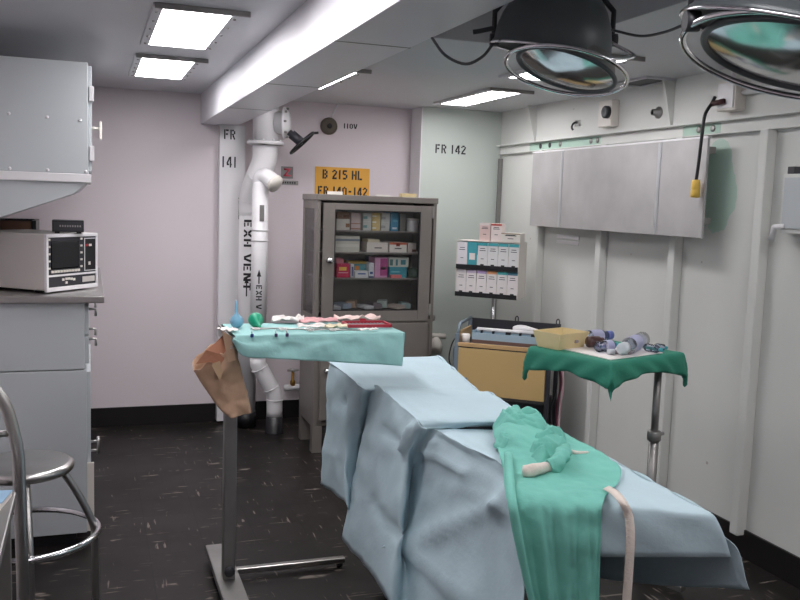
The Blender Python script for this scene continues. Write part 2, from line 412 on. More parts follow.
ceiling_light(1.95, 2.17, 1.5, 2.25, 'added unseen fill light above the right hand surgical lamp')  # added as well, hidden from view, for more light on the right
ceiling_light(.242, .478, .2, 1.0, 'added fill ceiling light left of the beam, out of view')  # added out of view to raise the room's overall brightness
# ceiling vent
t = thing('ceiling_vent', 'square dark grille in the ceiling beside the right wall', 'vent', (2.63, 3.85, ZC))
b = MB(); b.box(2.55, 2.7, 3.72, 3.99, ZC-.006, ZC-.001); b.build('grille', m_black, t)
b = MB()
for a in ((2.54, 2.71, 3.71, 3.725), (2.54, 2.71, 3.985, 4.0), (2.54, 2.555, 3.725, 3.985), (2.695, 2.71, 3.725, 3.985)): b.box(*a, ZC-.012, ZC-.0005, .001)
b.build('frame', m_ceil, t)

# ================================================================ BACK WALL: pipes, signs, outlets
t = thing('exhaust_pipe', 'fat white exhaust vent pipe with flange coming down from the ceiling', 'pipe', (.93, 5.62, 0))
cx = 1.045; PY = 5.58; DR = .080
MB().lathe([(DR, 1.845), (DR, ZC-.001)], (cx, PY, 0), (0, 0, 1), 28).build('upper_duct', m_white, t)
fl = MB().lathe([(.112, 1.835), (.116, 1.84), (.116, 1.852), (.112, 1.857)], (cx, PY, 0), (0, 0, 1), 28).build('flange', m_white, t)
b = MB()
for k in range(10):
    a = 2*PI*k/10; b.lathe([(.007, 0), (.007, .010), (0, .012)], (cx+.099*math.cos(a), PY+.099*math.sin(a), 1.857), (0, 0, 1), 6)
b.each('bolt', m_white, fl)
P = curve([(cx, PY, 1.836), (cx-.006, PY+.012, 1.73), (cx-.052, PY+.07, 1.60), (.967, 5.70, 1.48), (.967, 5.70, 1.39)], 16)
b = MB().tube(P, [.082-.018*min(1, i/13) for i in range(17)], 24)
low = b.build('reducing_elbow', m_white, t)
low = MB().tube([(.967, 5.70, 1.4), (.967, 5.70, .10)], .062, 24).build('lower_pipe', m_white, t)
b = MB()
for i in (7, 12): b.tube([P[i]-(P[i+1]-P[i]).normalized()*.003, P[i]+(P[i+1]-P[i]).normalized()*.003], [.082-.018*min(1, i/13)+.003]*2, 24)
b.lathe([(.065, 1.39), (.065, 1.396)], (.967, 5.70, 0), (0, 0, 1), 24)
b.each('weld_seam', m_white, t)
MB().lathe([(.068, .0), (.066, .10)], (.967, 5.70, .0), (0, 0, 1), 20).build('foot_collar', m_black, t)
def wrapper(cx_, cy_, rad, x0):
    ang0 = math.atan2(-cy_, -cx_)   # facing the camera
    def f(p):
        a = ang0+(p.x-x0)/rad; return Vector((cx_+rad*math.cos(a), cy_+rad*math.sin(a), p.z))
    return f
stencil('EXH VENT', 'stencil_lettering', .050, (.967-.030, 0, 1.36), (0, 0, -1), (1, 0, 0), low, wrap=wrapper(.967, 5.70, .0632, .967), sx=1.62, bw=1.1)
def arrow(parent, z0, z1, cxx, cyy, rad):
    f = wrapper(cxx, cyy, rad, cxx); b = MB()
    for pts in ([(-.004, z0), (.004, z0), (.004, z1-.04), (-.004, z1-.04)], [(-.014, z1-.045), (.014, z1-.045), (0, z1)]):
        b.bm.faces.new([b.bm.verts.new(f(Vector((cxx+x, 0, z)))) for x, z in pts])
    b.build('flow_arrow', m_ink, parent, solid=.001)
arrow(low, .87, 1.0, .967-.008, 5.70, .0637)
# side valve with hand wheel
p0 = Vector((cx+.055, PY-.03, 1.975)); ax = Vector((.93, -.36, .0)).normalized()
v = MB().lathe([(.07, 0), (.07, .05), (.098, .052), (.098, .066), (.08, .07), (.06, .09), (0, .1)], p0, ax, 24).build('side_valve', m_white, t)
b = MB()
for k in range(8):
    a = 2*PI*k/8; e1 = ax.orthogonal().normalized(); e2 = ax.cross(e1)
    b.lathe([(.007, 0), (.007, .02), (0, .022)], p0+ax*.062+(e1*math.cos(a)+e2*math.sin(a))*.088, ax, 6)
b.each('bolt', m_dsteel, v)
s0 = at(289, 132, Y=5.50); s1 = at(302, 143, Y=5.48); sx_ = (s1-s0).normalized()
wl = MB().tube([s0, s1], .02, 10); wl.tube([s0+sx_*.02, s0+sx_*.10], .03, 10); 
wl.build('valve_stem', m_dark, t)
e1 = (at(316, 132, Y=5.48)-at(290, 155, Y=5.48)).normalized(); e2 = sx_.cross(e1)
c0 = at(302, 143, Y=5.48)
b = MB().tube([c0+(e1*math.cos(2*PI*k/24)+e2*math.sin(2*PI*k/24)*.9)*.095 for k in range(24)], .009, 8, True)
for k in range(3):
    a = 2*PI*k/3; b.tube([c0, c0+(e1*math.cos(a)+e2*math.sin(a)*.9)*.095], .008, 6)
b.tube([c0+e1*.095, c0+e1*.12+sx_*.02], .008, 6)
b.build('hand_wheel', m_black, t)
t2 = thing('drain_pipe', 'thin white drain pipe with capped elbow beside the fat exhaust pipe', 'pipe', (1.1, 5.5, 0))
DX, DY = 1.003, 5.50
PV = MB().tube([(DX, DY, 1.60), (DX, DY, .50)], .051, 22).build('riser', m_white, t2)
MB().lathe([(.055, 0), (.055, .006)], (DX, DY, 1.30), (0, 0, 1), 22).lathe([(.055, 0), (.055, .006)], (DX, DY, 1.235), (0, 0, 1), 22).lathe([(.055, 0), (.055, .006)], (DX, DY, .50), (0, 0, 1), 22).each('joint_ring', m_white, PV)
MB().box(DX-.012, DX+.016, DY-.055, DY-.049, 1.36, 1.46, .001).build('label_strip', m_dsteel, PV)
el = MB().tube(curve([(DX, DY, 1.58), (DX+.003, DY-.005, 1.625), (DX+.03, DY-.04, 1.635), (DX+.07, DY-.09, 1.595)], 10), .05, 20).build('elbow', m_white, t2)
a0 = Vector((DX+.067, DY-.086, 1.598)); MB().lathe([(.056, 0), (.056, .02), (0, .022)], a0, (.55, -.6, -.5), 20).build('cap', m_cream, el)
fp = [(DX, DY, .50), (DX, DY, .455), (DX+.03, DY-.0, .40), (1.10, DY, .28), (1.115, DY, .235), (1.117, DY, .15), (1.117, DY, .105)]
ft = MB().tube(fp, .051, 22).build('offset_bend', m_white, t2)
b = MB()
for (p, d) in (((DX+.012, DY, .428), (.5, 0, -1)), ((1.09, DY, .296), (.5, 0, -1)), ((1.117, DY, .22), (0, 0, -1))): b.lathe([(.055, 0), (.055, .006)], p, d, 22)
b.each('joint_ring', m_white, ft)
MB().lathe([(.062, 0), (.058, .005), (.054, .11)], (1.117, DY, 0), (0, 0, 1), 20).build('foot_collar', m_black, t2)
stencil('EXH V', 'stencil_lettering', .036, (DX+.003, 0, .96), (0, 0, -1), (1, 0, 0), PV, wrap=wrapper(DX, DY, .0517, DX+.02), sx=1.25, bw=1.1)
arrow(PV, .97, 1.06, DX, DY, .0522)
# small tap near the floor
t = thing('tap', 'small brass tap with cross handle on white pipe stub near the floor', 'tap', (1.29, 5.8, .2))
MB().tube([(1.24, 5.80, .225), (1.385, 5.80, .225)], .022, 12).tube([(1.36, 5.80, .225), (1.36, 5.86, .225)], .016, 10).build('pipe_stub', m_white, t)
MB().lathe([(.018, 0), (.018, .03), (.010, .04), (.010, .10)], (1.30, 5.80, .24), (0, 0, 1), 12).build('stem', m_brass, t)
MB().tube([(1.262, 5.80, .345), (1.338, 5.80, .345)], .008, 8).tube([(1.30, 5.762, .345), (1.30, 5.838, .345)], .008, 8).build('cross_handle', m_steel, t)
# signs
t = thing('compartment_sign', 'yellow compartment sign with black stencil lettering above steel cabinet', 'sign', (1.63, YB, 1.63))
p = MB().box(1.440, 1.825, YB-.006, YB-.0005, 1.50, 1.728, .001).build('plate', m_yellow, t)
stencil('B 215 HL', 'stencil_lettering', .062, (1.492, YB-.006, 1.648), (1, 0, 0), (0, 0, 1), t, sx=.90, bw=1.15)
stencil('FR 140-142', 'stencil_lettering', .062, (1.462, YB-.006, 1.535), (1, 0, 0), (0, 0, 1), t, sx=.84, bw=1.15)
t = thing('letter_plate', 'small grey plate with a red letter Z on the back wall', 'sign', (1.245, YB, 1.68))
MB().box(1.207, 1.288, YB-.005, YB-.0005, 1.640, 1.718, .001).build('plate', mat('grey_plate', (140, 136, 138), .5), t)
text('Z', 'letter', .05, (1.247, YB-.005, 1.655), (1, 0, 0), (0, 0, 1), t, m=mat('red_ink', (200, 60, 80), .5), bold=.05, align='CENTER')
t = thing('name_strip', 'narrow grey metal name strip under the red letter plate', 'sign', (1.255, YB, 1.605))
MB().box(1.185, 1.325, YB-.004, YB-.0005, 1.596, 1.626, .001).build('plate', m_dsteel, t)
b = MB()
for k in range(7): b.box(1.20+k*.016, 1.21+k*.016, YB-.0046, YB-.004, 1.605, 1.617)
b.build('worn_print', m_ink, t)
stencil('110V', 'stencil_lettering', .034, (1.63, YB, 1.992), (1, 0, 0), (0, 0, 1), wall_back, sx=1.15, bw=1.2)
stencil('FR 142', 'stencil_lettering', .060, (2.226, YJ, 1.848), (1, 0, 0), (0, 0, 1), wall_jut, sx=.97)
t = thing('round_outlet', 'round dark brass outlet on the back wall beside the voltage lettering', 'outlet', (1.53, YB, 2.0))
MB().lathe([(.058, 0), (.058, .02), (.05, .028), (.03, .03)], (1.525, YB-.001, 2.0), (0, -1, 0), 24).build('housing', mat('dull_bronze', (92, 84, 74), .45, .4), t)
MB().lathe([(.018, 0), (.018, .012), (.010, .014), (0, .012)], (1.525, YB-.029, 2.0), (0, -1, 0), 16).build('socket', m_black, t)
MB().tube(curve([(1.545, YB-.008, 2.06), (1.56, YB-.008, 2.10), (1.585, YB-.008, ZC-.002)], 6), .006, 8).build('conduit', m_white, t)
# gas valve left of the cart
t = thing('wall_valve', 'small grey wall valve between steel cabinet and tan cart', 'valve', (2.2, YJ, .55))
MB().tube([(2.13, YJ-.05, .60), (2.33, YJ-.05, .59)], .018, 10).tube([(2.31, YJ-.05, .59), (2.31, YJ, .59)], .015, 10).build('pipe_stub', m_cream, t)
MB().tube(curve([(2.18, YJ-.05, .60), (2.18, YJ-.06, .68), (2.20, YJ-.06, .72), (2.24, YJ-.06, .72)], 8), .02, 10).build('lever', m_dsteel, t)
MB().lathe([(.045, 0), (.05, .05), (.02, .11)], (2.26, YJ-.05, .48), (0, 0, 1), 14).build('body', m_cream, t)

# ================================================================ RIGHT WALL THINGS
t = thing('steel_board', 'large dull grey sheet metal board hung on the right wall', 'board', (2.61, 4.14, 1.39))
ys = [4.97, 4.60, 3.66, 3.31]
for a, c_ in zip(ys, ys[1:]): MB().box(2.608, 2.62, c_+.002, a-.002, 1.388, 1.835, .001).build('sheet', m_board, t)
b = MB()
for y in (4.60, 3.66): b.box(2.604, 2.609, y-.012, y+.012, 1.39, 1.833, .001)
b.each('joint_strip', mat('pale_strip', (200, 202, 204), .4, .6), t)
MB().box(2.606, 2.625, 3.31, 4.97, 1.835, 1.845, .001).build('top_lip', m_white, t)
b = MB()
for y in (4.97, 4.26, 3.60, 3.34): b.box(2.62, 2.667, y-.012, y+.012, 1.45, 1.48).box(2.62, 2.667, y-.012, y+.012, 1.77, 1.80)
b.each('standoff', m_dsteel, t)
t = thing('outlet_box', 'beige outlet box with round socket high on the right wall', 'outlet', (2.69, 4.27, 1.95))
MB().box(XR-.05, XR-.0005, 4.20, 4.33, 1.955, 2.095, .004).build('box', m_cream, t)
MB().lathe([(.034, 0), (.034, .02), (.026, .026), (.014, .02), (0, .02)], (XR-.05, 4.235, 2.03), (-1, 0, 0), 18).build('socket', m_dark, t)
t = thing('wall_stud', 'small round dark stud on the right wall below the ceiling grille', 'stud', (2.7, 3.86, 2.0))
MB().lathe([(.03, 0), (.03, .008), (.018, .012), (.016, .04), (0, .042)], (XR-.0005, 3.84, 1.998), (-1, 0, 0), 16).build('head', m_dsteel, t)
MB().lathe([(.012, 0), (0, .004)], (XR-.042, 3.84, 1.998), (-1, 0, 0), 10).build('tip', m_black, t)
t = thing('wall_hook', 'small dark hook on the right wall above the rail', 'hook', (2.7, 4.62, 2.0))
MB().box(XR-.006, XR-.0005, 4.60, 4.66, 1.985, 2.02, .001).build('plate', m_dsteel, t)
MB().tube(curve([(XR-.005, 4.63, 2.01), (XR-.03, 4.63, 2.0), (XR-.04, 4.63, 1.975), (XR-.03, 4.63, 1.962)], 8), .006, 8).build('hook', m_dark, t)
t = thing('junction_box', 'pale junction box on the right wall with black cord coming out', 'box', (2.68, 3.28, 1.95))
MB().box(XR-.06, XR-.0005, 3.21, 3.33, 1.955, 2.085, .005).build('box', m_cream, t)
MB().box(XR-.066, XR-.06, 3.22, 3.32, 1.965, 2.075, .002).build('cover', m_white, t)
MB().tube([(XR-.02, 3.21, 2.03), (XR-.02, 2.3, 2.03)], .012, 10).tube([(XR-.03, 3.27, 2.085), (XR-.03, 3.27, ZC-.001)], .011, 10).build('conduit', m_white, t)
t = thing('power_cord', 'black power cord with yellow plug hanging before the steel board', 'cord', (2.6, 3.45, 1.6))
pc = [at(724, 101, X=2.655), at(712, 103, X=2.63), at(705, 115, X=2.585), at(702, 135, X=2.575), at(699, 160, X=2.575), at(696, 182, X=2.575)]
MB().tube(curve([Vector((XR-.068, 3.335, 2.02))]+pc[1:], 24), .0075, 10).build('cord', m_black, t)
MB().tube([at(724, 101, X=2.64), at(712, 104, X=2.63)], .012, 10).build('strain_relief', mat('dark_red_rubber', (70, 36, 36), .5), t)
q = pc[-1]; MB().lathe([(.016, .01), (.019, 0), (.021, -.03), (.019, -.034), (.021, -.038), (.021, -.065), (.017, -.07)], q, (0, 0, 1), 16).build('plug', m_ypl, t)
t = thing('name_plate', 'small white name plate on the right wall under steel board', 'sign', (2.71, 4.67, 1.3))
MB().box(XR-.006, XR-.0005, 4.54, 4.80, 1.318, 1.343, .001).build('upper_plate', m_white, t)
MB().box(XR-.005, XR-.0005, 4.54, 4.80, 1.288, 1.309, .001).build('lower_plate', m_white, t)
t = thing('switch_box', 'grey switch box with toggle at the right edge of the wall', 'box', (2.69, 2.83, 1.4))
MB().box(XR-.05, XR-.0005, 2.68, 2.90, 1.43, 1.67, .004).build('box', m_right, t)
MB().box(XR-.056, XR-.05, 2.70, 2.885, 1.45, 1.655, .002).build('door', m_cab, t)
MB().tube([(XR-.05, 2.87, 1.46), (XR-.07, 2.905, 1.455), (XR-.07, 2.92, 1.40)], .012, 8).build('toggle', m_white, t)
MB().box(XR-.045, XR-.005, 2.845, 2.885, 1.67, 1.70, .003).build('gland', m_dark, t)

# ================================================================ LEFT: cabinets, monitor
CY = 3.855
t = thing('wall_cabinet', 'pale blue wall cabinet hung at the upper left', 'cabinet', (-.33, 4.4, 1.54))
MB().box(-.655, -.004, CY, 5.3, 1.575, 2.022, .004).build('body', m_cab, t)
MB().box(-.655, .006, CY-.004, 5.3, 1.54, 1.575, .003).build('bottom_rail', m_white, t)
MB().prism([(-.655, CY+.01, 1.54), (-.012, CY+.01, 1.54), (-.06, CY+.01, 1.495), (-.655, CY+.01, 1.27)], (0, 1.43, 0)).build('sloped_underside', m_cab, t)
d = MB().box(-.004, .010, CY+.02, 4.55, 1.59, 2.01, .002).build('door', m_cab, t)
MB().tube([(.010, 4.0, 1.77), (.045, 4.0, 1.77)], .007, 8).box(.04, .05, 3.985, 4.015, 1.725, 1.80, .003).each('handle', m_cream, d)
b = MB(); b.box(.0, .018, CY+.002, CY+.05, 1.87, 1.93, .002).box(.0, .018, CY+.002, CY+.05, 1.63, 1.69, .002); b.each('hinge', m_white, d)
d = MB().box(-.004, .010, 4.57, 5.28, 1.59, 2.01, .002).build('door', m_cab, t)
b = MB()
for x, z in ((-.30, 1.80), (-.16, 1.795), (-.035, 1.79), (-.30, 1.585), (-.16, 1.585), (-.015, 1.585)): b.lathe([(.007, 0), (.005, .004), (0, .005)], (x, CY, z), (0, -1, 0), 10)
b.each('screw', m_white, t)
t = thing('base_cabinet', 'pale blue base cabinet with drawers under the steel counter', 'cabinet', (-.34, 4.5, 0))
MB().box(-.655, -.022, CY, 5.3, .764, 1.044, .004).build('upper_case', m_cab, t)
MB().box(-.655, -.016, CY, 5.3, .055, .760, .004).build('lower_case', m_cab, t)
MB().box(-.655, -.06, CY+.03, 5.28, 0, .055).build('toe_base', m_black, t)
for z0, z1 in ((.785, .90), (.91, 1.03)):
    d = MB().box(-.022, -.006, CY+.02, 4.6, z0, z1, .002).build('drawer', m_cab, t)
    for y in (4.0, 4.3): MB().tube([(-.006, y, z1-.03), (.022, y, z1-.03), (.022, y, z1-.06)], .006, 8).each('handle', m_steel, d)
d = MB().box(-.016, .0, CY+.02, 4.6, .07, .75, .002).build('door', m_cab, t)
b = MB(); b.tube([(0, CY+.05, .44), (.03, CY+.05, .44)], .006, 8).tube([(0, CY+.05, .40), (.03, CY+.05, .40)], .006, 8).tube([(.03, CY+.05, .46), (.03, CY+.05, .385)], .006, 8); b.each('handle', m_steel, d)
MB().box(-.016, .012, CY+.002, CY+.016, .06, .36, .002).build('edge_strip', m_cream, t)
ct = MB().box(-.655, .055, CY-.03, 5.3, 1.046, 1.076, .004).build('counter_top', m_steel, label='brushed steel counter top under the monitor at the left', category='counter')
# patient monitor: a box turned slightly, front toward the room
mp0 = at(47, 294, Z=1.076); mp1 = at(98, 288, Z=1.076)
ang = math.atan2(mp1.y-mp0.y, mp1.x-mp0.x); wdt = (mp1.xy-mp0.xy).length
t = thing('patient_monitor', 'boxy patient monitor with dark screen on the steel counter', 'monitor', (mp0.x, mp0.y, 1.076), ang)
H_ = .247; DM = .40
MB().box(0, wdt, .012, DM, .012, H_, .006).build('case', m_monitor, t, local=True)
b = MB(); b.box(0, wdt, 0, .014, .006, .012+.012, .002).box(0, wdt, 0, .014, H_-.014, H_, .002).box(0, .012, 0, .014, .01, H_, .002).box(wdt-.010, wdt, 0, .014, .01, H_, .002).box(.01, wdt-.01, 0, .014, .068, .076, .001)
b.build('bezel', m_white, t, local=True)
MB().box(.012, wdt-.010, .005, .013, .076, H_-.014).build('front_panel', m_dark, t, local=True)
MB().box(.03, wdt*.62, .001, .006, .10, H_-.03, .004).build('screen', m_screen, t, local=True)
b = MB()
for k in range(5):
    b.box(.016, .024, .001, .006, .10+k*.03, .108+k*.03).box(wdt*.655, wdt*.69, .001, .006, .10+k*.03, .108+k*.03)
for k in range(10): b.box(.03+k*(wdt*.56/10), .03+(k+.7)*(wdt*.56/10), .001, .006, .084, .094)
b.each('key', m_cream, t, local=True)
pn = MB(); x0, x1 = wdt*.73, wdt-.014
pn.box(x0, x1, .001, .006, .085, H_-.022, .001); pn = pn.build('module', m_black, t, local=True)
b = MB(); b.box(x0, x1, -.001, .002, .083, .086).box(x0, x1, -.001, .002, H_-.024, H_-.021).box(x0-.002, x0+.001, -.001, .002, .083, H_-.021).box(x1-.001, x1+.002, -.001, .002, .083, H_-.021); b.build('outline', m_white, pn, local=True)
MB().box(x0+.006, x0+.022, -.001, .002, .19, .20).build('alarm_key', m_red, pn, local=True)
MB().box(x0+.028, x0+.044, -.001, .002, .19, .20).box(x0+.024, x0+.036, -.001, .002, .108, .122).each('key', m_cream, pn, local=True)
MB().box(.012, wdt-.012, .004, .013, .024, .068).build('control_strip', m_dark, t, local=True)
b = MB()
for x, z in ((.26, .05), (.31, .05), (.26, .034), (.36, .048), (.41, .045), (.2, .048)): b.box(x*wdt/.5*.5+.03, x*wdt/.5*.5+.042, .001, .006, z, z+.01)
b.each('strip_key', m_cream, t, local=True)
MB().box(wdt*.69, wdt-.02, .001, .006, .034, .058, .001).build('name_label', m_monitor, t, local=True)
MB().box(.03, .06, .05, .09, 0, .012).box(wdt-.06, wdt-.03, .05, .09, 0, .012).box(.03, .06, .33, .37, 0, .012).box(wdt-.06, wdt-.03, .33, .37, 0, .012).each('foot', m_black, t, local=True)
a_ = ang
_m = at(52, 233, Z=1.077+H_); _m2 = at(84, 233, Y=_m.y); mw = _m2.x-_m.x
t = thing('monitor_module', 'small black module lying on top of the boxy monitor', 'device', (_m.x, _m.y, 1.076+H_), .02)
MB().box(0, mw, 0, .10, .006, .056, .003).build('case', m_black, t, local=True)
MB().box(.006, mw-.006, -.0015, .001, .012, .050).build('face_plate', m_dark, t, local=True)
b = MB()
for k in range(9): b.box(.03+k*.010, .036+k*.010, -.003, .001, .028, .036)
b.each('key', m_dsteel, t, local=True)
MB().box(.01, .03, .01, .09, 0, .006).build('foot', m_black, t, local=True)
MB().box(mw-.03, mw-.01, .01, .09, 0, .006).build('foot', m_black, t, local=True)
t = thing('binder_box', 'dark brown open box behind the monitor on the counter', 'box', (-.45, 4.55, 1.076))
MB().box(-.40, -.235, 4.50, 4.51, 1.076, 1.362).box(-.255, -.235, 4.42, 4.7, 1.076, 1.362, .002).box(-.40, -.235, 4.70, 4.71, 1.076, 1.362).box(-.41, -.39, 4.42, 4.71, 1.076, 1.362).build('case', m_black, t)
MB().box(-.388, -.257, 4.425, 4.49, 1.076, 1.358, .003).build('folder', mat('brown_card', (120, 88, 72), .7), t)

# ================================================================ LEFT FRONT: stool, tube frame, desk
t = thing('round_stool', 'round chrome stool with foot ring beside the pale blue cabinet', 'stool', (-.18, 3.05, 0))
SX, SY, SZ = -.212, 3.08, .605
MB().lathe([(0, SZ-.03), (.15, SZ-.03), (.158, SZ-.022), (.16, SZ-.008), (.152, SZ), (.14, SZ+.002), (0, SZ-.004)], (SX, SY, 0), (0, 0, 1), 40).build('seat', m_steel, t)
MB().tube([(SX+.235*math.cos(2*PI*k/48), SY+.235*math.sin(2*PI*k/48), .36) for k in range(48)], .011, 10, True).build('foot_ring', m_chrome, t)
for a in (8, 98, 188, 278):
    c, s = math.cos(a*PI/180), math.sin(a*PI/180)
    l = MB().tube(curve([(SX+.115*c, SY+.115*s, SZ-.03), (SX+.17*c, SY+.17*s, .48), (SX+.218*c, SY+.218*s, .37), (SX+.225*c, SY+.225*s, .30), (SX+.23*c, SY+.23*s, .02)], 16), .0125, 10).build('leg', m_steel, t)
    MB().lathe([(.016, 0), (.016, .03)], (SX+.23*c, SY+.23*s, 0), (0, 0, 1), 10).build('rubber_foot', m_black, l)
t = thing('tube_frame', 'bent chrome tube frame standing in front of the stool at left edge', 'frame', (-.4, 2.45, 0))
FY = 2.50
path = [at(24, 640, Y=FY)]; path = [Vector((at(24, 600, Y=FY).x, FY, .02)), at(23, 590, Y=FY), at(20, 500, Y=FY), at(18, 455, Y=FY), at(12, 425, Y=FY), at(1, 398, Y=FY), at(-25, 375, Y=FY)]
top = path[-1]; path += [top+Vector((-.12, 0, .0)), top+Vector((-.2, 0, -.06)), top+Vector((-.235, 0, -.2)), Vector((top.x-.235, FY, .02))]
MB().tube(curve(path, 60), .0165, 12).build('bent_tube', m_steel, t)
MB().tube([at(17, 433, Y=FY), at(17, 433, Y=FY)+Vector((-.3, 0, 0))], .009, 8).build('cross_bar', m_steel, t)
for p in (path[0], path[-1]): MB().lathe([(.021, 0), (.021, .03)], (p.x, p.y, 0), (0, 0, 1), 10).build('rubber_foot', m_black, t)
t = thing('side_table', 'grey steel table at the lower left corner holding papers', 'table', (-.42, 1.95, 0))
tp = MB().box(-.655, -.178, 1.3, 2.345, .72, .745, .004).build('table_top', m_dsteel, t)
for x in (-.63, -.205):
    for y in (1.33, 2.315): MB().box(x-.015, x+.015, y-.015, y+.015, 0, .72, .003).build('leg', m_dsteel, t)
MB().box(-.62, -.215, 1.33, 2.31, .25, .265, .003).build('lower_shelf', m_dsteel, t)
def sheet(name, label, cat, pts, th, m, z, **k):
    b = MB().prism([(x, y, z) for x, y in pts], (0, 0, th)); o = b.build(name, m, **k); return props(o, label, cat)
sheet('paper_pad', 'white and blue paper pad on the steel table corner', 'paper', [(-.33, 2.20), (-.21, 2.17), (-.185, 2.31), (-.31, 2.335)], .014, m_paper, .7455)
sheet('blue_slip', 'pale blue slip lying on the paper pad', 'paper', [(-.24, 2.22), (-.20, 2.215), (-.183, 2.305), (-.22, 2.31)], .002, mat('pale_blue_paper', (150, 184, 214), .7), .760)
sheet('cream_sheet', 'cream paper sheet near the edge of the steel table', 'paper', [(-.36, 2.02), (-.225, 2.0), (-.205, 2.14), (-.35, 2.16)], .003, mat('cream_paper', (226, 214, 186), .7), .7455)
t = thing('green_bottle', 'dark green bottle standing on the steel table at left edge', 'bottle', (-.29, 2.31, .745))
MB().lathe([(.03, 0), (.032, .004), (.032, .085), (.02, .105), (.014, .11)], (-.262, 2.27, .7595), (0, 0, 1), 18).build('body', mat('dark_green_plastic', (20, 74, 60), .35), t)
MB().lathe([(.015, .11), (.015, .13), (0, .131)], (-.262, 2.27, .7595), (0, 0, 1), 14).build('cap', m_black, t)

# ================================================================ STEEL GLASS CABINET
X0, X1, Y0, Y1_, ZT = 1.242, 1.985, 4.987, 5.348, 1.537
t = cabt = thing('instrument_cabinet', 'tall grey steel instrument cabinet with glass door', 'cabinet', ((X0+X1)/2, (Y0+Y1_)/2, 0))
tk = .02
b = MB(); b.box(X0-.006, X1+.006, Y0-.008, Y1_+.004, ZT-.035, ZT, .004); b.build('top', m_cabst, t)
b = MB().box(X0, X1, Y1_-.01, Y1_, .16, ZT-.035); b.build('back_panel', m_cabst, t)
b = MB().box(X1-tk, X1, Y0, Y1_-.01, .16, ZT-.035); b.build('right_side', m_cabst, t)
zb = .80
b = MB(); b.box(X0, X0+tk, Y0, Y1_-.01, .16, zb+.02).box(X0, X0+tk, Y0, Y0+.065, zb+.02, ZT-.035).box(X0, X0+tk, Y1_-.05, Y1_-.01, zb+.02, ZT-.035).box(X0, X0+tk, Y0+.065, Y1_-.05, ZT-.085, ZT-.035)
ls = b.build('left_side', m_cabst, t)
MB().box(X0+.004, X0+.008, Y0+.062, Y1_-.047, zb+.018, ZT-.083).build('pane', m_glass, ls)
b = MB(); b.box(X0+tk, X1-tk, Y0+.02, Y1_-.01, .16, .18).box(X0+tk, X1-tk, Y0, Y1_-.01, zb-.03, zb); b.build('deck', m_cabst, t)
# glazed door as a frame
dx0, dx1, dz0, dz1 = X0+.035, X1-.035, zb-.01, ZT-.05
gx0, gx1, gz0, gz1 = 1.345, 1.878, .855, 1.450
b = MB(); yb, ye = Y0-.016, Y0+.002
b.box(dx0, gx0, yb, ye, dz0, dz1, .002).box(gx1, dx1, yb, ye, dz0, dz1, .002).box(gx0, gx1, yb, ye, gz1, dz1, .002).box(gx0, gx1, yb, ye, dz0, gz0, .002)
door = b.build('glass_door', m_cabst, t)
b = MB(); w = .006
b.box(gx0-.001, gx0+w, yb+.003, yb+.012, gz0, gz1).box(gx1-w, gx1+.001, yb+.003, yb+.012, gz0, gz1).box(gx0, gx1, yb+.003, yb+.012, gz1-w, gz1+.001).box(gx0, gx1, yb+.003, yb+.012, gz0-.001, gz0+w)
b.build('gasket', m_black, door)
MB().box(gx0-.004, gx1+.004, Y0-.009, Y0-.006, gz0-.004, gz1+.004).build('pane', m_glass, door)
MB().lathe([(.018, 0), (.012, .012), (.018, .022), (.02, .034), (.012, .042), (0, .043)], (1.313, yb, 1.155), (0, -1, 0), 18).build('knob', m_chrome, door)
for z in (1.45, .86): MB().box(dx1-.002, dx1+.012, yb-.004, yb+.004, z-.035, z+.035, .002).each('hinge', m_steel, door)
# carcass front frame around the door
MB().box(X0+tk+.0005, dx0+.02, Y0+.0025, Y0+.018, .182, zb-.032).build('front_stile', m_cabst, t)
MB().box(dx1-.02, X1-tk-.0005, Y0+.0025, Y0+.018, .182, zb-.032).build('front_stile', m_cabst, t)
ld = MB().box(dx0, dx1, yb, ye, .20, zb-.02, .003).build('lower_door', m_cabst, t)
MB().lathe([(.016, 0), (.010, .012), (.016, .02), (.016, .03), (0, .034)], (1.315, yb, .50), (0, -1, 0), 16).build('knob', m_chrome, ld)
b = MB()
for x in (X0+.03, X1-.03):
    for y in (Y0+.03, Y1_-.03): MB().box(x-.03, x+.03, y-.03, y+.03, 0, .16, .003).build('leg', m_cabst, t)
SHZ = [1.330, 1.200, 1.046]
for z in SHZ: MB().box(X0+tk+.004, X1-tk, Y0+.03, Y1_-.012, z-.008, z).build('shelf', m_cabst, t)
MB().box(X0+tk+.004, X1-tk, Y0+.03, Y1_-.012, .842, .850).build('shelf', m_cabst, t)
b = MB()
for z0, z1 in zip([.80]+SHZ[::-1], [z-.01 for z in SHZ[::-1]]+[1.49]): b.box(X1-tk-.012, X1-tk-.001, Y0+.05, Y0+.075, z0+.03, z1-.03)
b.each('shelf_bracket', m_white, t)

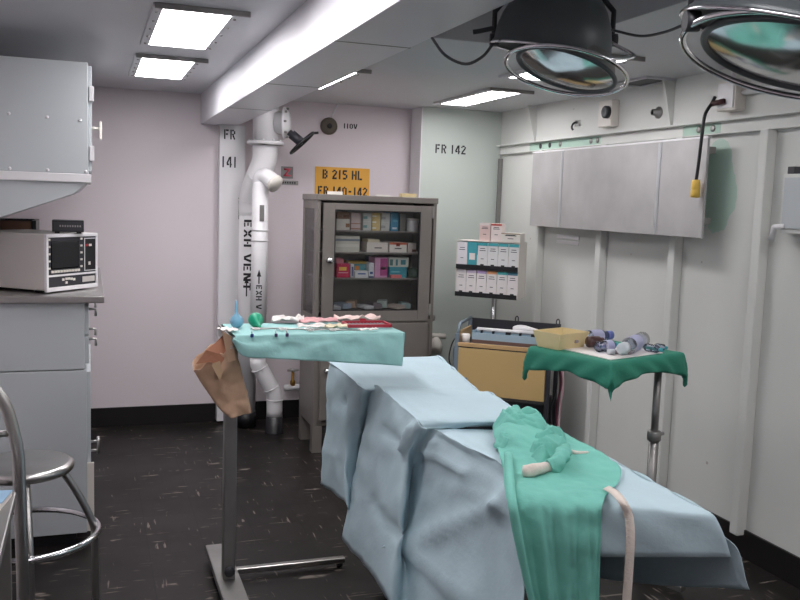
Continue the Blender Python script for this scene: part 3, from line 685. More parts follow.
BOXG = 'supply boxes in the glass cabinet'
def carton(name, label, px0, px1, pyt, z0, col, yf=5.06, dep=.13, bands=(), h=None, group=BOXG, cat='box'):
    pv = pyt if not h else {0: 221, 1: 245, 2: 268}[min((abs(z0-q)+(.5 if z0 < q-.01 else 0), n) for n, q in enumerate(SHZ))[1]]
    a = at(px0, pv, Y=yf); c = at(px1, pv, Y=yf); z1 = z0+h if h else (a.z+c.z)/2
    mc = mat('card_%d_%d_%d' % col, col, .6, 0, .03)
    t = thing(name, label, cat, ((a.x+c.x)/2, yf+dep/2, z0), group=group)
    MB().box(a.x+.001, c.x-.001, yf, yf+dep, z0+.0005, z1, .002).build('carton', mc, t)
    for (f0, f1, g0, g1, bc) in bands:
        w_ = c.x-a.x; hh = z1-z0
        MB().box(a.x+.002+f0*(w_-.004), a.x+.002+f1*(w_-.004), yf-.0012, yf+.001, z0+g0*hh, z0+g1*hh).each('print', mat('card_%d_%d_%d' % bc, bc, .6, 0, .03), t)
    return z1
T1, T2, T3 = 'on the top shelf of the glass cabinet', 'on the second shelf of the glass cabinet', 'on the third shelf of the glass cabinet'
wht = (214, 208, 200); blk = (60, 56, 60)
z = carton('supply_box', 'white open carton at the left end '+T1, 336.5, 350, 219, SHZ[0], wht, bands=[(.7, 1, .25, .6, (150, 110, 84))])
carton('supply_box', 'brown carton stacked on white open carton, top shelf', 337, 350, 212, z, (140, 106, 84), bands=[(.5, 1, .2, .6, (110, 70, 50))])
carton('supply_box', 'tall pale pink carton second from left '+T1, 351, 361, 212.5, SHZ[0], (206, 186, 184), bands=[(0, 1, .05, .12, (170, 120, 100)), (0, 1, .35, .4, (170, 120, 100))])
for (p0, p1, col, nm, nn, bc) in ((363, 371.5, (206, 206, 200), 'white', 2, (120, 160, 156)), (372, 380.5, (224, 196, 128), 'yellow', 3, (240, 232, 210)), (381, 390, (204, 204, 200), 'pale grey', 2, (170, 168, 166))):
    z = SHZ[0]
    for k in range(nn):
        z = carton('supply_box', '%s %s carton of a stack %s' % (('lowest', 'second', 'third')[k], nm, T1), p0, p1, 0, z, col, h=.106/nn, bands=[(0, .5, .3, .6, bc)])
carton('supply_box', 'bright blue upright carton '+T1, 391, 399, 212.5, SHZ[0], (52, 138, 176), bands=[(.2, .8, .1, .2, (210, 220, 226)), (.3, .9, .5, .6, (90, 170, 200))])
carton('supply_box', 'grey upright carton right of the bright blue one', 399.8, 406, 214, SHZ[0], (150, 146, 140), yf=5.12)
t = thing('jar', 'white round jar at the right end of the top shelf', 'jar', (1.81, 5.1, SHZ[0]), group=BOXG)
jc = at(412.5, 224, Y=5.09); MB().lathe([(.034, 0), (.036, .004), (.036, .062), (.032, .066)], (jc.x, 5.09, SHZ[0]+.0005), (0, 0, 1), 20).build('body', m_white, t)
MB().lathe([(.037, .066), (.037, .078), (0, .08)], (jc.x, 5.09, SHZ[0]), (0, 0, 1), 20).build('lid', m_paper, t)
carton('supply_box', 'wide beige carton with blue-grey band at left '+T2, 335.5, 360, 236, SHZ[1], (206, 202, 190), bands=[(0, 1, .68, .82, (130, 140, 150)), (.02, .98, .3, .5, (220, 216, 206))])
z = carton('supply_box', 'wide white carton in the middle '+T2, 367, 388.5, 242.5, SHZ[1], (226, 216, 208), bands=[(.35, .7, .4, .5, blk)])
carton('supply_box', 'small beige carton on top of wide white carton', 368, 380, 239.5, z, (220, 208, 180))
carton('supply_box', 'white carton with orange top band '+T2, 389.5, 407, 242.5, SHZ[1], (228, 220, 212), bands=[(0, 1, .78, 1, (214, 110, 80)), (.38, .6, .62, .95, (150, 60, 50)), (.3, .7, .35, .45, blk)])
carton('supply_box', 'pale grey carton at the right end '+T2, 408, 416.5, 243, SHZ[1], (196, 184, 178), bands=[(.5, 1, .1, .35, (120, 84, 76))])
z = carton('supply_box', 'crimson carton with yellow print at left '+T3, 337, 350, 263.5, SHZ[2], (196, 44, 84), bands=[(.15, .75, .5, .75, (240, 190, 90)), (.1, .9, .32, .37, (230, 170, 190))])
carton('supply_box', 'flat pink carton lying on the crimson carton', 336, 344, 258.5, z, (206, 120, 132))
carton('supply_box', 'narrow white and blue carton beside the crimson carton', 350.5, 354.5, 264, SHZ[2], (216, 212, 216), bands=[(.3, .8, .1, .8, (90, 90, 130))])
z = carton('supply_box', 'small white carton with blue print in front, third shelf', 355, 368.5, 271, SHZ[2], (224, 222, 224), yf=5.04, dep=.07, bands=[(.2, .8, .5, .7, (90, 110, 170))])
z = carton('supply_box', 'teal and orange carton behind the small white one', 354.8, 367, 264, SHZ[2], (96, 156, 164), yf=5.115, dep=.1, bands=[(0, .35, .45, .85, (230, 150, 80))])
carton('supply_box', 'yellow flat carton on the teal and orange one', 348, 367, 261.5, z, (200, 170, 90), yf=5.115, dep=.1)
carton('supply_box', 'white and navy upright carton mid shelf, third shelf', 369, 374.3, 263, SHZ[2], (220, 220, 226), bands=[(.2, .8, .25, .4, (40, 70, 130)), (0, 1, 0, .1, (40, 60, 110))])
carton('supply_box', 'dark navy carton behind the white and navy one', 368.5, 375, 256, SHZ[2], (44, 54, 86), yf=5.2, dep=.08)
carton('supply_box', 'tall mauve and purple carton '+T3, 375, 388, 257.5, SHZ[2], (216, 160, 196), bands=[(.42, 1, .1, .95, (170, 60, 130)), (.5, .9, .4, .55, (236, 210, 226))])
z = carton('supply_box', 'teal carton under the white one, third shelf right', 389.5, 407, 267, SHZ[2], (44, 142, 160), bands=[(.1, .6, .5, .6, (120, 190, 200))])
carton('supply_box', 'white carton with teal print stacked on the teal carton', 388.8, 409, 257.5, z, (198, 204, 192), bands=[(.05, .2, .15, .8, (60, 110, 110)), (.35, .45, .15, .8, (60, 120, 130)), (.6, .85, .25, .75, (60, 130, 140))])
carton('supply_box', 'small coral carton lying before the teal carton', 391, 402, 275, SHZ[2], (226, 120, 120), yf=5.03, dep=.028)
t = thing('jar', 'dark green squat jar at the right end of third shelf', 'jar', (1.86, 5.1, SHZ[2]), group=BOXG)
jc = at(413, 274, Y=5.1); MB().lathe([(.03, 0), (.034, .01), (.03, .05), (.018, .06), (0, .062)], (jc.x, 5.1, SHZ[2]+.0005), (0, 0, 1), 18).build('body', mat('moss_glass', (70, 96, 84), .3), t)
# packets heaped on the cabinet's lowest deck
cols = [(190, 190, 196), (150, 160, 176), (176, 150, 130), (206, 206, 210), (120, 110, 116), (170, 186, 180), (196, 180, 170), (150, 170, 170)]
nm = ['silver', 'slate blue', 'tan', 'white', 'dark grey', 'pale green', 'cream', 'grey green']
for k in range(8):
    x = 1.38+k*.066; c = cols[k]
    o = MB(); R_ = Matrix.Translation((x, 5.09+.03*(k % 3), .8545)) @ Matrix.Rotation(.4*math.sin(k*2.3), 4, 'Z') @ Matrix.Rotation(.10*math.cos(k*1.7), 4, 'Y') @ Matrix.Translation((0, 0, .001))
    o.box(-.031, .031, -.055, .055, 0, .022+.010*(k % 3), .004, rot=R_)
    o = o.build('packet', mat('card_%d_%d_%d' % c, c, .5)); props(o, nm[k]+' flat packet lying at the bottom of the glass cabinet', 'packet', 'flat packets at the bottom of the glass cabinet')
# things lying on the cabinet top
sheet('gauze_roll', 'cream folded gauze on the cabinet top, left front', 'gauze', [(1.31, 5.03), (1.40, 5.02), (1.41, 5.10), (1.33, 5.11)], .018, m_cream, ZT+.0005)
sheet('gauze_roll', 'beige crumpled gauze on the cabinet top, right side', 'gauze', [(1.78, 5.05), (1.87, 5.04), (1.89, 5.12), (1.79, 5.13)], .022, m_beige, ZT+.0005)
sheet('paper_slip', 'small white slips in the middle of the cabinet top', 'paper', [(1.62, 5.05), (1.70, 5.04), (1.71, 5.08), (1.63, 5.10)], .010, m_paper, ZT+.0005)

# ================================================================ CART AND BOX RACK IN THE CORNER
ch = 128*PI/180; rz = PI/2-ch
cf = at(455, 341, Y=4.72)
CZ = cf.z
t = thing('equipment_cart', 'tan fronted equipment cart standing in the far right corner', 'cart', (cf.x, cf.y, 0), rz)
CW, CD = .57, .33
L_ = dict(local=True)
pz0 = CZ-.31
MB().box(.018, CW-.03, -.004, .012, pz0, CZ-.035, .004).build('front_panel', m_tan, t, **L_)
MB().box(.018, CW-.03, -.008, .012, CZ-.028, CZ-.004, .003).build('trim_strip', m_tan2, t, **L_)
MB().box(.055, .085, -.010, -.004, pz0+.06, pz0+.10, .002).build('socket_plate', m_bluegrey, t, **L_)
MB().box(.012, CW-.0, .012, CD, CZ-.035, CZ-.012, .002).build('top_tray', m_black, t, **L_)
for x in (0, CW-.028): 
    MB().box(x, x+.025, -.006, .028, .07, CZ+(.045 if x == 0 else -.004), .004).build('post', m_bluegrey if x == 0 else m_dark, t, **L_)
    MB().box(x, x+.025, CD-.028, CD, .07, CZ+.10, .004).build('post', m_bluegrey if x == 0 else m_dark, t, **L_)
b = MB(); b.tube([(.012, .01, CZ+.04), (.012, .06, CZ+.10), (.012, CD-.015, CZ+.105)], .010, 8); b.build('side_rail', m_bluegrey, t, **L_)
MB().box(0, CW, CD-.016, CD-.004, CZ+.03, CZ+.105, .003).build('back_rail', m_dark, t, **L_)
MB().box(.014, .024, .03, CD-.03, CZ-.01, CZ+.06, .003).build('side_board', m_tan2, t, **L_)
MB().box(.018, CW-.03, .02, CD-.02, .10, pz0-.02, .004).build('lower_case', m_black, t, **L_)
for k, x in enumerate((.3, .55)):
    MB().tube([(x+.01*math.cos(a), CD-.008, CZ+.115+.018*math.sin(a)) for a in [2*PI*i/12 for i in range(12)]], .004, 6, True).build('rail_ring', m_dark, t, **L_)
for x in (.03, CW-.035):
    for y in (.02, CD-.03): MB().lathe([(.035, -.012), (.035, .012)], (x, y, .035), (0, 1, 0), 16).build('caster', m_black, t, **L_)
b = MB()
MB().box(.02, .026, -.012, -.004, pz0-.004, pz0+.004).box(.10, .16, -.012, -.002, pz0-.014, pz0+.002, .002).build('name_label', m_dsteel, t, **L_)
RC = Matrix.Translation((cf.x, cf.y, 0)) @ Matrix.Rotation(rz, 4, 'Z')
def onc(x, y, z): return RC @ Vector((x, y, z))
# cables at both ends of the cart
for k, (dx, dy, cc, nm_) in enumerate(((.016, .02, m_black, 'black'), (.034, .07, mat('maroon_rubber', (96, 44, 62), .5), 'maroon'), (.05, .045, mat('pale_pink_rubber', (206, 170, 178), .5), 'pale pink'), (.022, .12, m_dark, 'dark grey'))):
    p = [onc(CW+.008, dy, CZ-.03), onc(CW+dx, dy-.01, CZ-.08), onc(CW+dx+.02, dy-.01, .5), onc(CW+dx-.005+.006*k, dy, .36), onc(CW+dx+.01, dy-.02, .22), onc(CW+.01+dx, dy, .03), onc(CW+dx+.03, dy+.01, .008)]
    props(MB().tube(curve(p, 40), .006, 8).build('cable', cc), nm_+' cable hanging down the right end of the tan cart', 'cable', 'cables hanging at the right end of the cart')
p = [onc(-.006, .05, CZ+.02), onc(-.03, .04, CZ-.03), onc(-.045, .05, CZ-.12), onc(-.02, .06, CZ-.19), onc(-.006, .06, CZ-.2)]
props(MB().tube(curve(p, 24), .004, 8).build('cable', m_black), 'thin black cable looping at the left end of the tan cart', 'cable')
p = [onc(-.007, .16, CZ-.02), onc(-.05, .17, CZ-.08), onc(-.035, .17, CZ-.2), onc(-.007, .16, CZ-.25)]
props(MB().tube(curve(p, 24), .005, 8).build('cable', m_bluegrey), 'grey cable looping at the left rear of the tan cart', 'cable')
# things on the cart top
o0 = CZ-.012
t = thing('instrument_rack', 'long pale blue rack with dark clips on the cart top', 'rack', onc(.085, .06, o0), rz)
MB().box(.0, .40, 0, .10, .0005, .006).box(0, .40, 0, .006, .006, .062, .002).box(0, .40, .094, .10, .006, .075, .002).box(0, .006, .006, .094, .006, .07).box(.394, .40, .006, .094, .006, .07).build('trough', mat('pale_blue_enamel_tray', (160, 182, 196), .35), t, **L_)
MB().box(.0, .4, -.004, 0, .002, .022).build('lower_strip', mat('brown_strip', (110, 84, 76), .5), t, **L_)
for k, x in enumerate((.05, .12, .20, .28, .35)): MB().box(x, x+(.012, .012, .03, .014, .04)[k], .004, .03, .062, .078, .002).each('clip', m_black, t, **L_)
MB().tube([(.02, .05, .078), (.38, .05, .078)], .012, 10).build('rod', m_white, t, **L_)
t = thing('tissue_roll', 'white roll standing at the left end of the cart top', 'roll', onc(.050, .055, o0), rz)
MB().lathe([(.022, 0), (.026, .002), (.026, .05), (.022, .052), (.008, .052), (.008, .0)], (.0, .0, .0005), (0, 0, 1), 18, cap=False).build('roll', m_paper, t, **L_)
t = thing('white_handset', 'white rounded handset lying at the back of the cart top', 'handset', onc(.30, .22, o0), rz)
MB().tube(curve([(0, 0, .075), (.05, 0, .08), (.11, 0, .078), (.2, 0, .066), (.29, -.02, .060)], 16), [.02, .024, .027, .028, .028, .027, .025, .022, .019, .017, .015, .014, .013, .013, .012, .012, .010], 12).build('grip', m_white, t, **L_)
MB().box(.02, .12, -.03, .03, .0005, .052, .006).build('stand', m_white, t, **L_)
# rack of suture boxes on a post
rk = 133*PI/180; rrz = PI/2-rk
rc = at(457, 240, Y=4.98)
t = rackt = thing('box_rack', 'beige steel dispenser rack of boxes on a post behind the cart', 'rack', (rc.x, rc.y, 0), rrz)
RW, RD = .40, .15; zt = rc.z+.0; zlow = at(454, 294, Y=4.98).z-.005; zmid = (zt+zlow)/2
b = MB(); b.box(0, RW, RD-.004, RD, zlow, zt).box(0, .004, 0, RD, zlow, zt).box(RW-.004, RW, -.01, RD, zlow, zt); b.build('case', m_cream, t, **L_)
for z in (zlow, zmid, zt-.003): MB().box(.004, RW-.004, .0, RD-.004, z, z+.004).build('shelf', m_cream, t, **L_)
b = MB()
for k in range(1, 6):
    for z in (zlow, zmid): b.box(.004+k*(RW-.008)/6-.001, .004+k*(RW-.008)/6+.001, 0, RD-.004, z+.004, z+(zmid-zlow)*.5)
b.each('divider', m_cream, t, **L_)
MB().box(RW*.40, RW*.56, RD, RD+.034, zlow+.03, zlow+.08, .003).box(RW*.40, RW*.56, RD, RD+.034, zt-.10, zt-.05, .003).build('post_bracket', m_dsteel, t, **L_)
for z in (zlow, zmid): MB().box(.004, RW-.004, -.012, -.006, z-.004, z+.024, .001).build('lip', m_black, t, **L_)
MB().lathe([(.013, .02), (.013, zt-.03), (.0, zt-.028)], (RW*.48, RD+.035, 0), (0, 0, 1), 14).build('post', m_chrome, t, **L_)
MB().lathe([(.06, 0), (.06, .012), (.014, .02)], (RW*.48, RD+.035, 0), (0, 0, 1), 20).build('foot_plate', m_dsteel, t, **L_)
RM = Matrix.Translation((rc.x, rc.y, 0)) @ Matrix.Rotation(rrz, 4, 'Z')
cw = (RW-.008)/6; hh = zmid-zlow-.012
SG = 'suture boxes in the dispenser rack'
tops = [((206, 200, 204), 'mauve'), ((196, 184, 206), 'mauve'), ((176, 150, 196), 'purple'), ((226, 160, 110), 'orange'), ((80, 176, 180), 'turquoise'), ((70, 120, 140), 'steel blue')]
def rbox(x0, x1, z0, h, label, col, tc, flap=True, y0=.002, dep=RD-.012, word=True):
    o = RM @ Vector(((x0+x1)/2, y0, z0)); tt = thing('suture_box', label, 'box', o, rrz, SG); w = (x1-x0)/2
    MB().box(-w, w, 0, dep, .0005, h, .0015).build('carton', mat('card_%d_%d_%d' % col, col, .55), tt, **L_)
    if tc: MB().box(-w+.0005, w-.0005, -.001, .001, h*.88, h*.995).build('top_band', mat('card_%d_%d_%d' % tc, tc, .55), tt, **L_)
    if word:
        b = MB()
        for zz, ww in ((.76, .5), (.68, .6), (.36, .3)): b.box(-w*ww, w*ww, -.0008, .001, h*zz, h*zz+.004)
        b.each('print', m_dark, tt, **L_)
    if flap:
        MB().box(-w*.35, w*.35, -.0012, .001, h*.07, h*.17).build('slot', m_black, tt, **L_)
        MB().box(-w*.9, w*.9, -.005, -.001, h*.02, h*.07).build('flap', m_paper, tt, **L_)
ordn = ['leftmost', 'second', 'third', 'fourth', 'fifth', 'rightmost']
for k in range(6):
    x0 = .005+k*cw; 
    rbox(x0, x0+cw-.003, zlow+.004, hh, '%s white box with %s top in the lower rack row' % (ordn[k], tops[k][1]), (226, 220, 220), tops[k][0])
    if k == 0: rbox(x0, x0+cw-.003, zmid+.004, hh, 'plain white box at the left end of upper rack row', (228, 224, 228), None, flap=False)
    elif k == 1: rbox(x0, x0+cw-.003, zmid+.004, hh, 'all teal box with barcode label in upper rack row', (66, 160, 172), None, flap=False, word=False)
    else: rbox(x0, x0+cw-.003, zmid+.004, hh, '%s box, white with teal top, in the upper rack row' % ordn[k], (222, 222, 222), (66, 164, 172))
for o in bpy.data.objects:
    if o.get('label', '').startswith('all teal'):
        b = MB()
        b.box(-.018, .018, -.001, .001, .05, .09).build('barcode_label', m_paper, o, **L_)
rbox(.135, .135+.068, zt+.0015, .108, 'tall white box with pink side on top of the rack', (222, 196, 190), (224, 214, 210), flap=False, y0=.02, dep=.07)
rbox(.208, .208+.068, zt+.0015, .108, 'tall white box with red top on top of rack', (228, 216, 212), (178, 84, 76), flap=False, y0=.02, dep=.07)
rbox(.28, .398, zt+.0015, .055, 'low wide white carton at the right on top of rack', (226, 222, 214), (150, 130, 110), flap=False, y0=.0, dep=.1)

# ================================================================ OVER-TABLE INSTRUMENT STAND
t = thing('instrument_stand', 'tall steel instrument stand reaching over the operating table', 'stand', (.49, 3.23, 0))
MB().box(.445, .535, 2.66, 3.57, .035, .065, .006).build('base_rail', m_dsteel, t)
MB().box(.535, .985, 3.345, 3.375, .02, .042, .004).build('base_arm', m_steel, t)
MB().box(.467, .513, 3.205, 3.255, .065, 1.0, .005).build('post', m_dsteel, t)
MB().lathe([(.02, 0), (.02, .012), (0, .014)], (.49, 3.205, .10), (0, -1, 0), 10).build('clamp_knob', m_dark, t)
for y in (2.72, 3.52):
    MB().lathe([(.018, -.012), (.018, .012)], (.49, y, .018), (1, 0, 0), 12).build('caster', m_black, t)
MB().lathe([(.012, -.01), (.012, .01)], (.965, 3.36, .0125), (1, 0, 0), 12).build('caster', m_black, t)
TX0, TX1, TY0, TY1, TZ = .452, 1.076, 2.99, 3.305, 1.020
b = MB(); b.box(TX0, TX1, TY0, TY1, TZ-.012, TZ-.004).box(TX0, TX1, TY0, TY0+.006, TZ-.012, TZ+.006).box(TX0, TX1, TY1-.006, TY1, TZ-.012, TZ+.006).box(TX0, TX0+.006, TY0, TY1, TZ-.035, TZ+.006).box(TX1-.006, TX1, TY0, TY1, TZ-.012, TZ+.006)
b.build('tray', m_steel, t)
MB().box(.46, .52, 3.0, 3.3, TZ-.032, TZ-.012, .003).box(.52, 1.0, 3.22, 3.25, TZ-.028, TZ-.012, .002).build('tray_bracket', m_dsteel, t)
# aqua drape laid on the tray and hanging down in front
rows = []
tz = TZ+.010
def zx(x): return tz+.001*math.sin(x*40)
for k in range(13):
    x = TX0+.012+(TX1+.006-TX0-.012)*k/12
    # hem line from the photograph: rises at the left end
    hem = at(245+(402-245)*k/12, 357+(366-357)*k/12, Y=TY0-.02)
    xf = x
    hx = hem.x if k else hem.x
    if k == 0: hem = at(232, 340, Y=TY0-.012)
    if k == 1: hem = at(243, 356, Y=TY0-.016)
    mid = Vector((x*.5+hem.x*.5, TY0-.016-.006*math.sin(k*1.3), (tz+hem.z)/2))
    rows.append([Vector((x, TY1-.012, tz-.002)), Vector((x, (TY0+TY1)/2, zx(x))), Vector((x, TY0+.03, tz)), Vector((x, TY0-.002, tz+.001)), Vector((x*.8+hem.x*.2, TY0-.013, tz-.02)), mid, hem])
G = patch(rows, 60, 40)
G2 = wrinkle(G, .008, 13, 3)
for i, row in enumerate(G2):
    for j, p in enumerate(row):
        if j < 20: p.z = max(G[i][j].z, p.z*.2+G[i][j].z*.8)
        else: p.y = min(p.y, TY0-.004)
b = MB(); b.grid(G2)
b.build('aqua_drape', m_aqua, solid=.0015, label='aqua drape laid over the raised instrument tray', category='drape')
# things on the drape
ZD = tz+.004
t = thing('bulb_syringe', 'pale blue rubber bulb syringe standing at the tray corner', 'syringe', (.49, 3.17, ZD))
bp_ = at(237, 320, Y=3.16); 
MB().lathe([(0, 0), (.014, .001), (.021, .01), (.024, .022), (.021, .035), (.012, .044), (.006, .052), (.0045, .075), (.003, .098), (0, .099)], (bp_.x, 3.16, ZD), (-.05, 0, 1), 22).build('bulb', m_bulbb, t)
t = thing('bulb_syringe', 'green rubber bulb syringe lying with its nozzle toward the front', 'syringe', (.57, 3.2, ZD))
gp = at(256, 317, Y=3.18); g0 = Vector((gp.x, 3.205, ZD+.0275))
MB().lathe([(0, -.012), (.012, -.010), (.022, -.001), (.0275, .016), (.025, .032), (.014, .046), (.008, .058), (.006, .08), (.004, .10), (0, .101)], g0, (.03, -1, -.22), 22).build('bulb', m_bulbg, t)
def lying(name, label, cat, x, y, w, d, h, m, rz_=0, group=None, tilt=0):
    o = MB(); R_ = Matrix.Translation((x, y, ZD)) @ Matrix.Rotation(rz_, 4, 'Z') @ Matrix.Rotation(tilt, 4, 'Y')
    o.box(-w/2, w/2, -d/2, d/2, 0, h, min(.003, h*.3), rot=R_); return props(o.build(name, m), label, cat, group)
m_grey = mat('grey_mesh', (150, 140, 146), .5)
def packet(name, label, px, py, w, d, m, rz_, crumple=.006, seed=1, lift=.006):
    p = at(px, py, Z=ZD); n = 12; w *= 1.2; d *= 1.25; crumple *= 1.3
    Gp = [[Vector((-w/2+w*i/n, -d/2+d*j/n, lift+crumple*max(-.4, (noise.noise(Vector((i*.35+seed*7, j*.35, seed)))+.3*noise.noise(Vector((i*.9, j*.9, seed))))*1.4))) for j in range(n+1)] for i in range(n+1)]
    R_ = Matrix.Translation((p.x, p.y, ZD)) @ Matrix.Rotation(rz_, 4, 'Z')
    b = MB(); b.grid([[R_ @ q for q in r] for r in Gp]); o = b.build(name, m, solid=.002); return props(o, label, 'packet', 'opened packets on the instrument tray')
packet('sterile_packet', 'white opened paper packet behind the green bulb syringe', 288, 322, .10, .055, m_paper, -.25, .014, 2, .012)
packet('sterile_packet', 'pink peeled packet in the middle of the raised tray', 318, 323, .13, .045, m_pink, .05, .010, 3, .010)
packet('sterile_packet', 'white crumpled packet before the pink one on the tray', 312, 328, .09, .045, m_paper, -.15, .008, 4, .008)
packet('sterile_packet', 'cream paper packet beside the red instrument grid', 336, 328, .09, .04, mat('cream_paper', (226, 214, 186), .7), .2, .008, 5, .008)
packet('sterile_packet', 'pale pink rolled wrapper behind the red instrument grid', 357, 321, .15, .035, mat('pale_pink_paper', (236, 206, 200), .7), -.03, .012, 6, .014)
packet('sterile_packet', 'small white slip at the left front of the raised tray', 228, 331, .05, .05, m_paper, .3, .006, 7, .006)
packet('sterile_packet', 'white slip lying in front of the red instrument grid', 368, 331, .06, .02, m_paper, .1, .005, 8, .007)
# red instrument grid (tray with rails)
p = at(366, 326, Z=ZD); t = thing('instrument_grid', 'red plastic instrument grid lying on the raised tray', 'grid', (p.x, p.y-.005, ZD), -.03)
W2, D2 = .085, .055
b = MB(); b.box(-W2, W2, -D2, -D2+.008, .002, .014, .002).box(-W2, W2, D2-.008, D2, .002, .014, .002).box(-W2, -W2+.008, -D2, D2, .002, .014, .002).box(W2-.008, W2, -D2, D2, .002, .014, .002); b.build('frame', m_red, t, **L_)
b = MB()
for k in range(1, 12): b.box(-W2+k*.0142-.001, -W2+k*.0142+.001, -D2+.006, D2-.006, .004, .007)
for k in range(1, 5): b.box(-W2+.006, W2-.006, -D2+k*.022-.001, -D2+k*.022+.001, .004, .0065)
b.build('mesh', m_grey, t, **L_)
MB().box(-.012, .012, D2-.004, D2+.006, .012, .022, .002).each('clip', m_red, t, **L_)
# forceps and scissors along the tray's front edge
def forceps(px, py, ln, rz_, label, rings=True):
    p = at(px, py, Z=ZD); t = thing('forceps', label, 'forceps', (p.x, p.y, ZD), rz_, 'steel instruments on the raised tray')
    for s in (1, -1):
        a = MB().tube(curve([(ln*.5, s*.001, .004), (0, s*.004, .004), (-ln*.35, s*.012, .004)], 10), .0026, 8).build('blade', m_steel, t, **L_)
        if rings: MB().tube([(-ln*.42+.011*math.cos(2*PI*k/16), s*.014+.009*math.sin(2*PI*k/16), .004) for k in range(16)], .0024, 6, True).build('finger_ring', m_steel, a, **L_)
for k, a in enumerate(((270, 329.5, .13, .05, 'steel forceps lying before the green bulb syringe'), (296, 330, .12, -.1, 'steel scissors with rings in the middle front of the tray'), (322, 330.5, .12, .15, 'steel forceps in front of the white crumpled packet'), (345, 331, .11, -.2, 'steel forceps just left of the red instrument grid'))): forceps(*a)
for px, py, mm, lb in ((252, 331, mat('navy_plastic', (40, 60, 130), .4), 'small blue clip hanging on the drape edge of the tray'), (276, 333, mat('violet_plastic', (70, 56, 100), .4), 'violet clip on the drape edge, left of the pair'), (287, 333, mat('violet_plastic', (70, 56, 100), .4), 'violet clip on the drape edge, right of the pair')):
    p = at(px, py, Y=TY0-.008); t = thing('clip', lb, 'clip', (p.x, TY0-.012, tz), 0, 'clips on the tray drape edge')
    MB().box(p.x-.005, p.x+.005, TY0-.015, TY0-.006, tz-.004, tz+.008, .002).build('body', mm, t)
    MB().tube([(p.x, TY0-.006, tz+.010), (p.x+.005, TY0+.03, ZD+.012)], .0025, 6).build('shank', m_steel, t)

# ---- brown paper bag taped to the tray's left end
def bag():
    t = thing('paper_bag', 'crumpled brown paper bag taped to the end of the raised tray', 'bag', (.44, 3.1, .7))
    # rings of outline (left, front-left, front-right, right edges) from mouth down to the bottom corner
    L = [(193, 366), (197, 376), (205, 388), (213, 400), (222, 411), (230, 417)]
    Rr = [(231, 338), (236, 352), (241, 372), (246, 390), (250, 405), (251, 412)]
    rows = []
    for k in range(6):
        f = k/5; a = at(*L[k], Y=3.10-.03*f); c = at(*Rr[k], Y=3.10-.03*f); d = .055*(1-f*.75); n = 40; ring = []
        ctr = (a+c)/2; ax = (c-a)/2
        for j in range(n):
            th = 2*PI*j/n; cs, sn = math.cos(th), math.sin(th)
            q = 3.2; rr = (abs(cs)**q+abs(sn)**q)**(-1/q)
            p = ctr+ax*(cs*rr)+Vector((0, -1, 0))*(d*sn*rr)
            p += Vector((0, 1, 0))*(.012*noise.noise(p*20))
            if k == 0: p += Vector((0, 0, 1))*(.018*noise.noise(p*30)+.012*(1 if sn < 0 else -1))
            ring.append(p)
        rows.append(ring)
    ncl = len(rows[0]); fine = []
    for i in range(41):
        rw = []
        for j in range(ncl):
            p = cr([rows[k][j] for k in range(6)], i/40); q = p*16
            f = abs(noise.noise(q))+.5*abs(noise.noise(q*2.1+Vector((4, 0, 0))))
            rw.append(p+Vector((.25, -1, 0)).normalized()*.016*(f-.35)*(1 if i > 1 else .3))
        fine.append(rw)
    b = MB(); V = b.grid(fine, closed=True); b.bm.faces.new(V[-1])
    o = b.build('bag_body', m_kraft, t, solid=.0015)
    # torn mouth, folded outward: front flap piece and the reddish inside
    pts = [at(196, 364, Y=3.02), at(206, 350, Y=3.03), at(214, 344, Y=3.06), at(224, 334, Y=3.10), at(229, 346, Y=3.08), at(226, 356, Y=3.05), at(222, 366, Y=3.035), at(210, 362, Y=3.03)]
    Gp = []
    mid = sum(pts, Vector())/len(pts)
    b = MB(); vs = [b.bm.verts.new(p) for p in pts]; vm = b.bm.verts.new(mid+Vector((0, -.012, 0)))
    for i in range(len(vs)): b.bm.faces.new((vs[i], vs[(i+1) % len(vs)], vm))
    b.build('torn_mouth', m_kraftin, t, solid=.0015)
    b = MB(); q = [at(211, 364, Y=3.015), at(220, 361, Y=3.01), at(223, 372, Y=3.012), at(220, 381, Y=3.015)]
    b.bm.faces.new([b.bm.verts.new(p) for p in q]); b.build('tape', mat('buff_tape', (190, 160, 128), .7), t, solid=.0015)
    b = MB(); q = [at(222, 331, Y=2.984), at(231, 336, Y=2.984), at(236, 360, Y=3.0), at(228, 362, Y=3.0)]
    b.bm.faces.new([b.bm.verts.new(p) for p in q]); b.build('hanging_strip', m_kraft, t, solid=.0015)
bag()

# ================================================================ OPERATING TABLE, DRAPE, GOWN
LE = [(330, 362, .830), (346, 374, .822), (364, 388, .802), (371, 391, .785), (378, 386, .812), (397, 402, .812), (416, 418, .810), (424, 428, .785), (436, 430, .777), (466, 446, .777), (501, 464, .777), (530, 497, .775)]
RE = [(437, 356, .830), (457, 373, .822), (477, 391, .802), (482, 393, .795), (489, 393, .812), (507, 405, .812), (530, 421, .810), (537, 425, .785), (543, 426, .777), (578, 444, .777), (617, 464, .777), (709, 513, .775)]
Lp = [at(a, b_, Z=z) for a, b_, z in LE]; Rp = [at(a, b_, Z=z) for a, b_, z in RE]
MIDS = [(326, 420, -.015), (343, 432, -.02), (357, 440, .01), (363, 445, .02), (362, 455, -.06), (386, 470, -.05), (406, 470, -.02), (410, 482, .02), (416, 490, -.02), (450, 510, -.03), (492, 530, -.03), (524, 560, -.02)]
HEMS = [(321, 484, -.03), (345, 502, -.045), (352, 520, -.02), (354, 530, -.02), (342, 538, -.12), (365, 565, -.12), (388, 600, -.11), (402, 620, -.08), (412, 640, -.11), (445, 690, -.12), (490, 740, -.12), (530, 790, -.10)]
